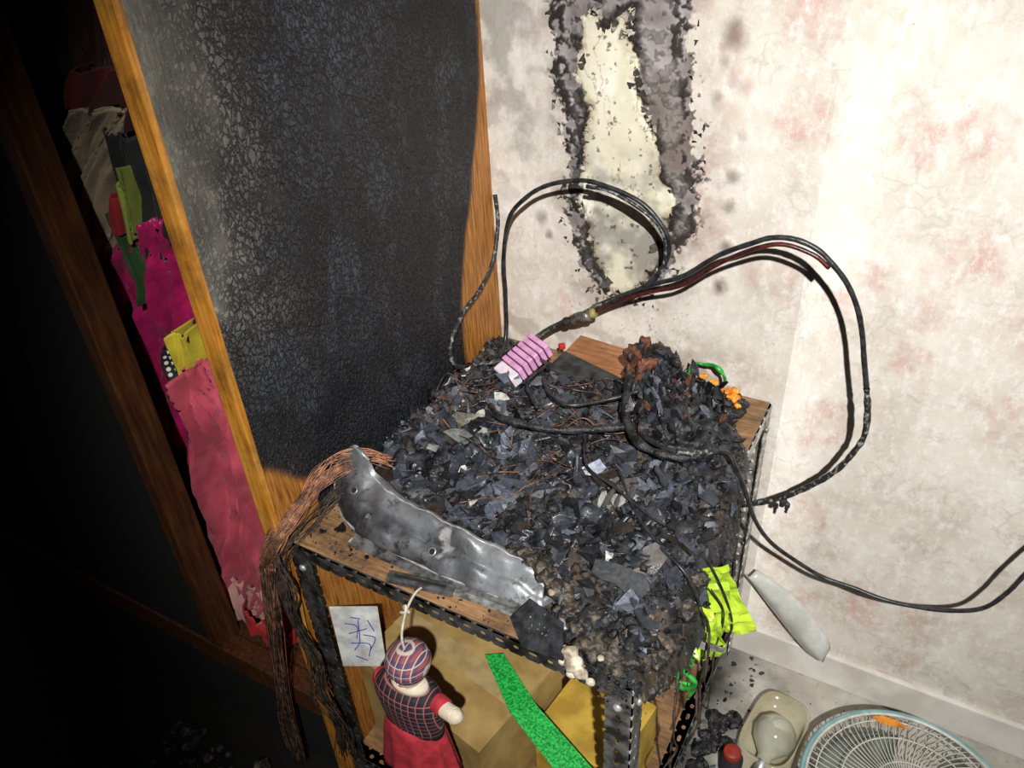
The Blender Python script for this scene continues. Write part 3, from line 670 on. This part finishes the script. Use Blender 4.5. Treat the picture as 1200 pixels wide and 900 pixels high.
GRN=simple("green_plastic",(.03,.42,.05),(.01,.15,.02),60,.35); ORG=simple("orange_plastic",(.85,.34,.03),(.55,.14,.02),60,.4,0,.5,100)
tube("green_plastic_strap",[(.408,-.070,.720),(.412,-.045,.730),(.425,-.038,.728),(.445,-.042,.733),(.462,-.046,.723),(.470,-.060,.717),(.462,-.066,.710)],(.004,.0028),GRN,None,jit=.6)
og=empty("melted_orange_plastic")
for a,b_,c_,s_ in [(.474,-.060,.700,.009),(.488,-.066,.696,.009),(.486,-.050,.698,.007),(.43,-.050,.712,.006),(.450,-.055,.708,.006),(.465,-.075,.702,.006),(.500,-.078,.690,.005),(.44,-.068,.706,.005)]:
    lump("blob",(a,b_,c_),(s_*1.2,s_,s_*.7),s_*.7,130,ORG,og,3)
lump("charred_base",(.465,-.065,.675),(.045,.030,.018),.012,50,CHAR,og,4)

# ------------------------------------------------------------------ cables
cb=empty("looped_power_cable")
A=[(.078,-.15,.70),(.070,-.10,.73),(.066,-.085,.81),(.0703,-.09,.888),(.0867,-.09,.9625),(.1204,-.09,1.003),(.158,-.09,1.028),(.2043,-.09,1.0426),(.2468,-.09,1.0445),(.3172,-.09,1.025),(.3587,-.09,.9867),(.3683,-.09,.9548),(.3587,-.09,.921),(.3307,-.09,.8844),(.283,-.085,.848),(.235,-.078,.810),(.18,-.078,.777),(.135,-.095,.745),(.12,-.14,.72)]
tube("black_core_loop",A,.0038,RUB,cb,10,8,.15)
B=[(.10,-.16,.71),(.15,-.095,.755),(.20,-.085,.790),(.245,-.08,.824),(.305,-.08,.858),(.3538,-.09,.9114),(.3635,-.09,.95),(.3519,-.09,.9886),(.3152,-.09,1.0156),(.267,-.09,1.035),(.2284,-.09,1.0368)]
tube("burnt_core_loop",B,.0032,RUBW,cb,10,8,.25)
Cc=[(.235,-.075,.817),(.287,-.077,.851),(.340,-.08,.884),(.393,-.088,.914),(.448,-.10,.9647),(.497,-.12,1.001),(.5246,-.12,1.0146),(.556,-.12,1.0174),(.5867,-.12,1.0079),(.6106,-.12,.9888),(.6325,-.12,.9649),(.6516,-.12,.9315),(.665,-.12,.8933),(.6745,-.12,.8551),(.6869,-.12,.8074),(.6955,-.12,.7692),(.6994,-.12,.7262),(.6917,-.12,.6928),(.6745,-.12,.6498),(.6487,-.12,.6116),(.6106,-.12,.5687),(.5695,-.12,.5353),(.52,-.12,.507)]
tube("black_core_wide_loop",Cc[:15],.0040,RUB,cb,10,8,.1); tube("ashy_core_wide_loop",Cc[14:],.0046,RUBW,cb,10,8,.3)
tube("red_core",[(.225,-.080,.80),(.28,-.083,.840),(.335,-.087,.872),(.395,-.095,.902),(.449,-.107,.953),(.497,-.124,.992),(.539,-.124,1.009),(.582,-.123,1.001),(.606,-.122,.985)],.0034,REDC,cb,10,8,.1)
cn=empty("cable_connector")
tube("crimp_sleeve",[(.198,-.083,.787),(.215,-.085,.797),(.232,-.085,.806)],.010,simple("metal_sleeve",(.32,.30,.28),(.08,.07,.06),60,.4,.5,.5,120),cn,12,4,.3)
tube("yellow_band",[(.236,-.085,.809),(.243,-.085,.813)],.0085,simple("yellow_tape",(.6,.5,.1),(.3,.25,.08),60,.5),cn,12,3)
tube("sleeve_end",[(.183,-.083,.778),(.198,-.083,.787)],.0075,RUB,cn,12,3,.3)
tube("panel_side_cable",[(.008,-.004,.96),(.013,-.008,.93),(.016,-.016,.90),(.018,-.045,.845),(.020,-.10,.815),(.020,-.155,.80),(.022,-.198,.775),(.024,-.215,.745),(.03,-.205,.715),(.05,-.165,.70),(.085,-.14,.705)],.0040,RUBW,None,10,8,.2)
tube("trailing_cable",[(.40,-.27,.734),(.45,-.29,.737),(.495,-.285,.738),(.526,-.249,.728),(.545,-.25,.705),(.560,-.235,.655),(.577,-.2,.567),(.602,-.17,.502),(.6407,-.15,.4598),(.6915,-.14,.431),(.741,-.14,.4295),(.7814,-.14,.426),(.8198,-.14,.4297),(.8751,-.14,.4457),(.92,-.14,.4747),(.9416,-.14,.5215),(.9566,-.14,.5815),(.983,-.14,.6564),(1.039,-.13,.75)],.0036,RUB,None,10,8,.1)
dc=empty("debris_cables")
tube("thick_cable",[(.155,-.30,.730),(.185,-.325,.736),(.235,-.33,.738),(.29,-.315,.736),(.345,-.285,.736),(.375,-.262,.734)],.0060,CHAR,dc,10,8,.3)
tube("thick_cable_right",[(.350,-.19,.772),(.362,-.235,.758),(.385,-.275,.744),(.42,-.30,.737),(.47,-.30,.735),(.51,-.27,.733)],.0064,CHAR,dc,10,8,.35)
tube("bare_tip",[(.468,-.298,.744),(.492,-.290,.743),(.512,-.272,.741)],.005,RUBW,dc,10,6,.3)
tube("thin_a",[(.20,-.20,.735),(.24,-.25,.744),(.28,-.26,.744),(.33,-.22,.745),(.37,-.20,.76)],.0034,RUB,dc,8,8,.3)
tube("thin_b",[(.17,-.15,.735),(.20,-.19,.755),(.19,-.24,.748),(.23,-.28,.735)],.0032,CHAR,dc,8,8,.3)
tube("thin_c",[(.40,-.35,.725),(.45,-.41,.716),(.50,-.45,.708),(.545,-.47,.695),(.570,-.47,.64),(.575,-.45,.56),(.575,-.43,.47),(.57,-.42,.40)],.0022,RUB,dc,8,8,.1)
tube("thin_d",[(.33,-.32,.73),(.36,-.37,.73),(.41,-.39,.728),(.47,-.41,.716),(.53,-.42,.704),(.570,-.42,.66),(.600,-.40,.55),(.585,-.38,.45)],.0020,RUB,dc,8,8,.1)
lump("cable_melt_drip",(.604,-.12,.551),(.006,.006,.012),.004,90,CHAR,cb,3)
lump("cable_melt_drip",(.611,-.12,.541),(.004,.004,.012),.004,90,CHAR,cb,3)

# copper bundle
cp=empty("stripped_copper_wire_bundle")
def strands(path,n,spread,r,mat,nm,par,jf=.5,flare=.6):
    L=[]
    for i in range(n):
        ph=random.uniform(0,6.28); rr=random.uniform(.1,1)*spread; w=random.uniform(-1.2,1.2); pts=[]
        for k,p in enumerate(path):
            a=ph+w*k*.6; e=1+flare*k/len(path)
            pts.append((max(p[0]+rr*e*math.cos(a)+random.uniform(-1,1)*spread*jf,.003) if p[1]>-.655 else p[0]+rr*e*math.cos(a)+random.uniform(-1,1)*spread*jf,p[1]+rr*math.sin(a)*.6,p[2]+rr*math.sin(a)*.8+random.uniform(-1,1)*spread*jf))
        L.append(tube_geo(pts,r*random.uniform(.7,1.2),6,6))
    return mk(nm,*merge(L),mat,par,True)
core=[(.060,-.510,.735),(.036,-.532,.732),(.020,-.556,.724),(.012,-.586,.712),(.008,-.624,.698),(-.002,-.664,.672),(-.012,-.674,.638),(-.020,-.677,.59),(-.032,-.680,.50),(-.050,-.684,.40),(-.068,-.684,.30),(-.085,-.68,.20),(-.095,-.68,.08)]
strands(core[:9],44,.010,.0006,COP,"copper_strands",cp,.45)
strands([(.09,-.49,.730),(.058,-.503,.742),(.028,-.530,.744),(.012,-.562,.732),(.010,-.61,.710),(-.0,-.66,.682),(-.008,-.672,.65)],22,.011,.0006,COP,"outer_copper",cp,.6)
strands(core[5:],30,.011,.0009,CHARW,"burnt_strands",cp,.6,.4)
strands(core[6:],14,.015,.0007,COP,"lower_copper",cp,.6)
strands([(.005,-.665,.66),(.016,-.672,.60),(.010,-.675,.52),(.030,-.675,.44),(.022,-.68,.36),(.045,-.675,.28),(.03,-.67,.17)],18,.020,.0010,CHARW,"leg_wrapped_strands",cp,.6)
strands([(.05,-.53,.720),(.03,-.56,.69),(.02,-.60,.672),(.012,-.640,.66),(.0,-.668,.62),(-.01,-.672,.54)],14,.012,.0007,CHARW,"edge_strands",cp,.6)

# ------------------------------------------------------------------ contents of rack
CARD=simple("cardboard",(.42,.29,.10),(.27,.17,.05),20,.75,0,.15,120,lo=.35,hi=.65)
YCARD=simple("yellow_cardboard",(.55,.36,.05),(.36,.22,.025),20,.7)
cbx=empty("cardboard_box")
th=math.radians(-11); dx=Vector((math.cos(th),math.sin(th),0)); dy=Vector((-math.sin(th),math.cos(th),0)); o0=Vector((.016,-.575,.112))
def P(u,v,w): return o0+dx*u+dy*v+Vector((0,0,w))
bw,bd,bh=.285,.21,.215
mk("carton",[P(0,0,0),P(bw,0,0),P(bw,bd,0),P(0,bd,0),P(0,0,bh),P(bw,0,bh),P(bw,bd,bh),P(0,bd,bh)],BOXF,CARD,cbx)
for nm,q in (("flap_front",[P(0,0,bh),P(bw,0,bh),P(bw,.10,bh+.006),P(0,.10,bh+.006)]),("flap_back",[P(0,bd,bh),P(bw,bd,bh),P(bw,.108,bh+.004),P(0,.108,bh+.004)])):
    o=mk(nm,q,[(0,1,2,3)],CARD,cbx); m=o.modifiers.new("s","SOLIDIFY");m.thickness=.003
o=mk("packing_tape",[P(.0,.085,bh+.0075),P(bw,.085,bh+.0075),P(bw,.125,bh+.0075),P(0,.125,bh+.0075)],[(0,1,2,3)],simple("tan_tape",(.42,.31,.15),(.32,.23,.10),30,.3),cbx)
obox("yellow_carton",(.415,-.455,.190),(.15,.15,.156),(0,0,-8),YCARD,None,.002)
o=mk("green_glitter_ribbon",[(.222,-.485,.348),(.250,-.470,.350),(.345,-.528,.345),(.310,-.556,.342),(.475,-.575,.320),(.440,-.610,.315)],[(0,1,2,3),(3,2,4,5)],simple("green_glitter",(.04,.62,.10),(.01,.22,.04),260,.3,.2,.6,400)); m=o.modifiers.new("s","SOLIDIFY");m.thickness=.002
pp=empty("handwritten_paper")
qa,qb,qc,qd=Vector((.010,-.602,.485)),Vector((.074,-.560,.475)),Vector((.086,-.580,.352)),Vector((.020,-.614,.352))
o=mk("sheet",[qa,qb,qc,qd],[(0,1,2,3)],simple("white_paper",(.68,.68,.66),(.42,.42,.40),30,.7),pp); m=o.modifiers.new("s","SOLIDIFY");m.thickness=.001
INK=simple("blue_ink",(.03,.06,.45),(.02,.03,.3),50,.5)
def pap(u,v): return qa.lerp(qb,u).lerp(qd.lerp(qc,u),v)+Vector((.002,-.003,0))
for s_ in ([(.25,.25),(.5,.3),(.45,.5)],[(.3,.42),(.7,.34)],[(.55,.2),(.5,.55),(.35,.7)],[(.6,.44),(.85,.5),(.7,.7)],[(.3,.58),(.7,.6),(.65,.8)],[(.75,.2),(.85,.38)],[(.4,.15),(.6,.18)],[(.35,.8),(.6,.88)]):
    tube("stroke",[pap(*q) for q in s_],.0008,INK,pp,6,6)

# ------------------------------------------------------------------ rag doll
dl=empty("rag_doll")
SKIN=simple("cream_doll_cloth",(.74,.66,.52),(.60,.50,.38),40,.8,0,.3,300)
REDD=simple("red_doll_dress",(.50,.030,.045),(.32,.018,.028),60,.8,0,.4,300)
PLA=m_plaid("navy_red_plaid",(.28,.07,.07),(.03,.04,.12),(.48,.40,.34),30); PLB=m_plaid("dark_plaid_vest",(.022,.016,.026),(.006,.006,.012),(.34,.10,.10),30)
cx,cy=.244,-.690
lathe("head",[(0.001,-.028),(.014,-.025),(.022,-.014),(.025,0),(.022,.013),(.013,.022),(.001,.025)],(cx,cy,.584),SKIN,dl,seg=24)
lathe("beret",[(.026,-.010),(.030,-.006),(.032,.003),(.029,.013),(.021,.022),(.010,.027),(.001,.028)],(cx,cy+.002,.594),PLA,dl,seg=32,rot=(10,4,0))
lathe("beret_band",[(.0255,-.015),(.0275,-.012),(.0275,-.008),(.0255,-.006)],(cx,cy+.001,.594),simple("navy_band",(.02,.02,.06),(.01,.01,.03)),dl,seg=32,rot=(10,4,0))
for ex in (-.008,.008): lathe("eye",[(.0005,-.002),(.002,0),(.0005,.002)],(cx+ex,cy-.0235,.582),BLK,dl,seg=8)
tube("mouth",[(cx-.006,cy-.021,.572),(cx,cy-.0225,.570),(cx+.006,cy-.021,.572)],.0008,REDD,dl,6,4)
lathe("nose",[(.0005,-.002),(.002,0),(.0005,.002)],(cx,cy-.0255,.578),SKIN,dl,seg=8)
tube("neck",[(cx,cy,.567),(cx-.001,cy,.544)],.014,SKIN,dl,12,4)
lathe("torso",[(.014,.552),(.034,.547),(.050,.537),(.054,.518),(.051,.495),(.046,.468),(.046,.452)],(cx-.008,cy,0),PLB,dl,seg=32,sx=1.05,sy=.56)
lathe("skirt",[(.043,.466),(.049,.448),(.054,.42),(.058,.385),(.062,.35),(.064,.325)],(cx-.009,cy,0),REDD,dl,seg=72,sx=1.0,sy=.60,fold=.12,nf=9)
lathe("collar",[(.012,.557),(.024,.552),(.028,.548),(.012,.548)],(cx-.003,cy,0),SKIN,dl,seg=24,sx=1.1,sy=.7)
def arm(sgn,pts):
    tube("sleeve",pts[:3],(.013,.0145),REDD,dl,14,6); tube("arm",pts[2:],(.0115,.0115),SKIN,dl,14,6)
    lathe("hand",[(.001,-.012),(.008,-.008),(.0122,0),(.008,.008),(.001,.012)],pts[-1],SKIN,dl,seg=16)
arm(1,[(cx+.038,cy,.535),(cx+.048,cy-.002,.534),(cx+.054,cy-.004,.533),(cx+.064,cy-.006,.534),(cx+.074,cy-.008,.536)])
arm(-1,[(cx-.050,cy,.535),(cx-.056,cy+.002,.522),(cx-.057,cy+.004,.508),(cx-.052,cy+.014,.490),(cx-.046,cy+.024,.472)])
for sgn in (-1,1):
    tube("leg",[(cx-.008+sgn*.018,cy,.36),(cx-.008+sgn*.019,cy,.30),(cx-.007+sgn*.020,cy-.004,.262)],(.012,.010),SKIN,dl,12,6)
    tube("shoe",[(cx-.007+sgn*.020,cy+.006,.255),(cx-.007+sgn*.021,cy-.014,.250)],(.011,.009),BLK,dl,12,5)
STR=simple("white_string",(.60,.56,.48),(.4,.36,.3),90,.8)
tube("hanging_string",[(cx,cy,.619),(cx-.006,cy+.006,.64),(cx-.010,cy+.026,.662),(cx-.011,-.640,.672),(cx-.010,-.620,.668)],.0018,STR,dl,8,6)
tube("string_knot",[(cx-.016,-.668,.662),(cx-.007,-.668,.668),(cx-.008,-.664,.674),(cx-.014,-.662,.667),(cx-.006,-.662,.660)],.0022,STR,dl,8,6)

# ------------------------------------------------------------------ right side bits
YG=simple("yellow_green_film",(.52,.70,.05),(.30,.48,.03),14,.3,0,0)
bg=empty("yellow_green_plastic_bag")
crumple("bag_sheet",[(.545,-.44,.662),(.582,-.41,.674),(.630,-.38,.535),(.562,-.41,.505)],YG,24,24,.010,38,bg,.005)
crumple("bag_fold",[(.525,-.458,.63),(.580,-.445,.62),(.605,-.430,.52),(.530,-.445,.46)],YG,20,20,.012,45,bg,.008)
crumple("bag_white_lining",[(.515,-.475,.60),(.545,-.465,.59),(.542,-.46,.50),(.510,-.46,.48)],FOAM,16,16,.008,45,bg,.006)
tube("green_cord",[(.545,-.445,.53),(.56,-.447,.50),(.548,-.445,.47),(.570,-.447,.45),(.55,-.443,.42),(.54,-.44,.45),(.562,-.445,.49)],.0038,GRN,bg,8,8,.2)
tube("green_cord_b",[(.53,-.44,.48),(.545,-.445,.44),(.568,-.44,.43),(.56,-.44,.40)],.003,GRN,bg,8,8,.2)
crumple("silver_foil",[(.530,-.470,.565),(.605,-.450,.560),(.605,-.450,.548),(.53,-.470,.548)],STEEL,20,6,.003,60,bg,0)
WP=simple("milky_plastic",(.66,.66,.62),(.50,.50,.46),20,.25)
V=[];n=24
pa=Vector((.560,-.035,.275)); pb=Vector((.726,-.045,.125)); ax_=(pb-pa); up=Vector((.62,0,.78)); 
for i in range(n):
    t=i/(n-1); c=pa+ax_*t+Vector((0,0,.012*math.sin(math.pi*t))); w=(.010+.026*math.sin(math.pi*min(1,t*.70+.06)))*(1 if t<.88 else max(.12,math.sqrt(max(0,1-((t-.88)/.12)**2))))
    for k in range(13):
        s_=-1+2*k/12; V.append(c+up*(w*s_)+Vector((0,-.016*(1-s_*s_)-.006*max(0,t-.6),0)))
o=mk("white_plastic_scoop",V,gridfaces(n,13),WP,None,True); m=o.modifiers.new("s","SOLIDIFY");m.thickness=.0015
bp=empty("light_bulb_pack")
PET=NB("clear_yellowed_plastic"); PET.base(PET.ramp(PET.noise(12).outputs[0],[(.35,(.50,.44,.26)),(.65,(.66,.62,.44))])); PET.set(rough=.15,alpha=.6)
PET=PET.m
cxb,cyb=.675,-.190
V=[];F=[];N=32
rings=[(1.0,.002),(1.0,.004),(.93,.010),(.90,.045),(.84,.048),(.80,.020),(.55,.014)]
for r,z_ in rings:
    for k in range(N):
        a=2*math.pi*k/N; ca,sa=math.cos(a),math.sin(a); e=.55
        px=math.copysign(abs(ca)**e,ca)*.058*r; py=math.copysign(abs(sa)**e,sa)*.092*r
        an=math.radians(-8); V.append((cxb+px*math.cos(an)-py*math.sin(an),cyb+px*math.sin(an)+py*math.cos(an),z_))
for i in range(len(rings)-1):
    for k in range(N): F.append((i*N+k,i*N+(k+1)%N,(i+1)*N+(k+1)%N,(i+1)*N+k))
F.append(tuple((len(rings)-1)*N+k for k in range(N)))
mk("tray",V,F,PET,bp,True)
BG=simple("pearly_bulb_glass",(.58,.58,.46),(.40,.40,.30),10,.08,.25)
lathe("bulb",[(.012,-.062),(.013,-.045),(.020,-.036),(.034,-.020),(.040,0),(.035,.020),(.021,.034),(.001,.040)],(cxb+.004,cyb-.020,.052),BG,bp,seg=32,rot=(-75,0,-8))
lathe("bulb_cap",[(.010,-.080),(.0125,-.078),(.0125,-.055),(.012,-.05)],(cxb+.004,cyb-.020,.052),STEEL,bp,seg=20,rot=(-75,0,-8))
rc=empty("red_capped_bottle")
lathe("bottle",[(.020,0),(.022,.004),(.022,.035),(.015,.045),(.012,.048)],(.618,-.280,0),BLK,rc,seg=24)
lathe("cap",[(.015,.042),(.0165,.044),(.0165,.056),(.014,.059),(.001,.059)],(.618,-.280,0),simple("red_cap",(.42,.04,.02),(.25,.02,.01)),rc,seg=24)
rb=empty("floor_rubble")
mk("crumbs",CHF.V,CHF.F,CHIP,rb,False,CHF.C)
for i in range(110):
    a=random.uniform(.555,.600); b_=random.uniform(-.50,-.18); s_=random.uniform(.005,.018)
    if abs(a-.618)<.035 and abs(b_+.28)<.035: continue
    lump("char_piece",(a,b_,s_*.6),(s_,s_*.8,s_*.6),s_*.5,50,CHAR,rb,2,(0,0,i*40),False)
for i in range(110):
    a=random.uniform(-.42,.0); b_=random.uniform(-.92,-.70); s_=random.uniform(.005,.022)
    lump("char_piece",(a,b_,s_*.5),(s_,s_*.8,s_*.5),s_*.6,40,random.choice([CHAR,CHAR,CHAR,CRUST]),rb,2,(0,0,i*40),False)
hw=empty("hanging_burnt_wires")
for i in range(9):
    a=.553+random.uniform(0,.03); b_=-.55+i*.035; pts=[(a-.002,b_,.655)]
    zz_=.655
    for k in range(5):
        zz_-=random.uniform(.04,.10); pts.append((a+random.uniform(0,.02),b_+random.uniform(-.02,.02),max(zz_,.01)))
    tube("wire",pts,random.uniform(.0012,.0026),CHARW,hw,6,6,.3)

# fan lying on its back
fn=empty("electric_fan")
fc=Vector((.909,-.276,.118)); FR=.171
WHT=simple("fan_grille_wire",(.66,.66,.60),(.50,.50,.45),60,.35); TEAL=simple("teal_fan_rim",(.26,.46,.46),(.16,.34,.36),30,.35)
def ring(r,z_,n=72): return [(fc.x+r*math.cos(2*math.pi*k/n),fc.y+r*math.sin(2*math.pi*k/n),fc.z+z_) for k in range(n+1)]
mk("outer_rim",*tube_geo(ring(FR,0),.0050,10,raw=True),TEAL,fn,True)
mk("rim_lip",*tube_geo(ring(FR-.006,.004),.0028,8,raw=True),WHT,fn,True)
L=[]
def dome(r): return .030*(1-(r/FR)**2)
for k in range(84):
    a=2*math.pi*k/84; pts=[]
    for j in range(9):
        r=FR-(FR-.034)*j/8; aa=a+.35*(j/8)
        pts.append((fc.x+r*math.cos(aa),fc.y+r*math.sin(aa),fc.z+dome(r)))
    L.append(tube_geo(pts,.0010,5,raw=True))
for r in (.06,.11,.15): L.append(tube_geo(ring(r,dome(r)-.0015),.0013,6,raw=True))
mk("front_grille",*merge(L),WHT,fn,True)
lathe("centre_badge",[(.036,0),(.036,.004),(.030,.007),(.001,.008)],(fc.x,fc.y,fc.z+.028),TEAL,fn,seg=40)
L=[]
for k in range(60):
    a=2*math.pi*k/60
    L.append(tube_geo([(fc.x+FR*math.cos(a),fc.y+FR*math.sin(a),fc.z),(fc.x+FR*.9*math.cos(a),fc.y+FR*.9*math.sin(a),fc.z-.045),(fc.x+.05*math.cos(a),fc.y+.05*math.sin(a),fc.z-.06)],.0011,5,6))
mk("rear_grille",*merge(L),WHT,fn,True)
BLD=simple("smoky_blade",(.20,.22,.19),(.14,.16,.14),10,.25)
for k in range(3):
    V=[];a0=2*math.pi*k/3+.4
    for i in range(12):
        r=.03+(.150-.03)*i/11
        for j in range(10):
            t=j/9; a=a0+(.25+.75*(i/11)**.5)*(t-.5)*1.5; V.append((fc.x+r*math.cos(a),fc.y+r*math.sin(a),fc.z-.022+.022*(t-.5)))
    o=mk("blade",V,gridfaces(12,10),BLD,fn,True); m=o.modifiers.new("s","SOLIDIFY");m.thickness=.002
lathe("hub",[(.03,-.045),(.032,-.012),(.024,-.004),(.001,-.002)],fc,TEAL,fn,seg=32)
lathe("motor_housing",[(.035,-.118),(.052,-.110),(.058,-.08),(.055,-.058),(.03,-.05)],fc,WHT,fn,seg=40)
mk("orange_leaf_sticker",[(.826,-.150,.1365),(.842,-.138,.135),(.862,-.134,.134),(.895,-.142,.134),(.87,-.152,.137),(.845,-.158,.138)],[(0,5,4,3,2,1)],ORG,fn)

# ------------------------------------------------------------------ light, world, camera
ld=bpy.data.lights.new("flash_torch","SPOT"); ld.energy=250; ld.spot_size=math.radians(63); ld.spot_blend=.95; ld.shadow_soft_size=.014; ld.color=(1,.98,.945)
lo=link(bpy.data.objects.new("flash_torch",ld)); lo.location=(1.02,-1.60,2.0)
lo.rotation_euler=(Vector((.46,-.17,.80))-Vector(lo.location)).to_track_quat('-Z','Y').to_euler()
w=bpy.data.worlds.new("dark_room"); S.world=w; w.use_nodes=True
w.node_tree.nodes["Background"].inputs[0].default_value=(.75,.82,1,1); w.node_tree.nodes["Background"].inputs[1].default_value=.015
Rm=Matrix(((0.87219,0.48639,-0.05216),(0.23933,-0.51728,-0.82167),(-0.42663,0.70416,-0.56757)))
cm=bpy.data.cameras.new("camera"); cm.sensor_width=36; cm.lens=931.7265*36/1200; cm.clip_start=.02
co=link(bpy.data.objects.new("camera",cm)); 
Rw=Matrix((Rm[0],-Rm[1],-Rm[2])).transposed()
co.matrix_world=Matrix.Translation((.7287,-1.176,1.4922))@Rw.to_4x4()
S.camera=co
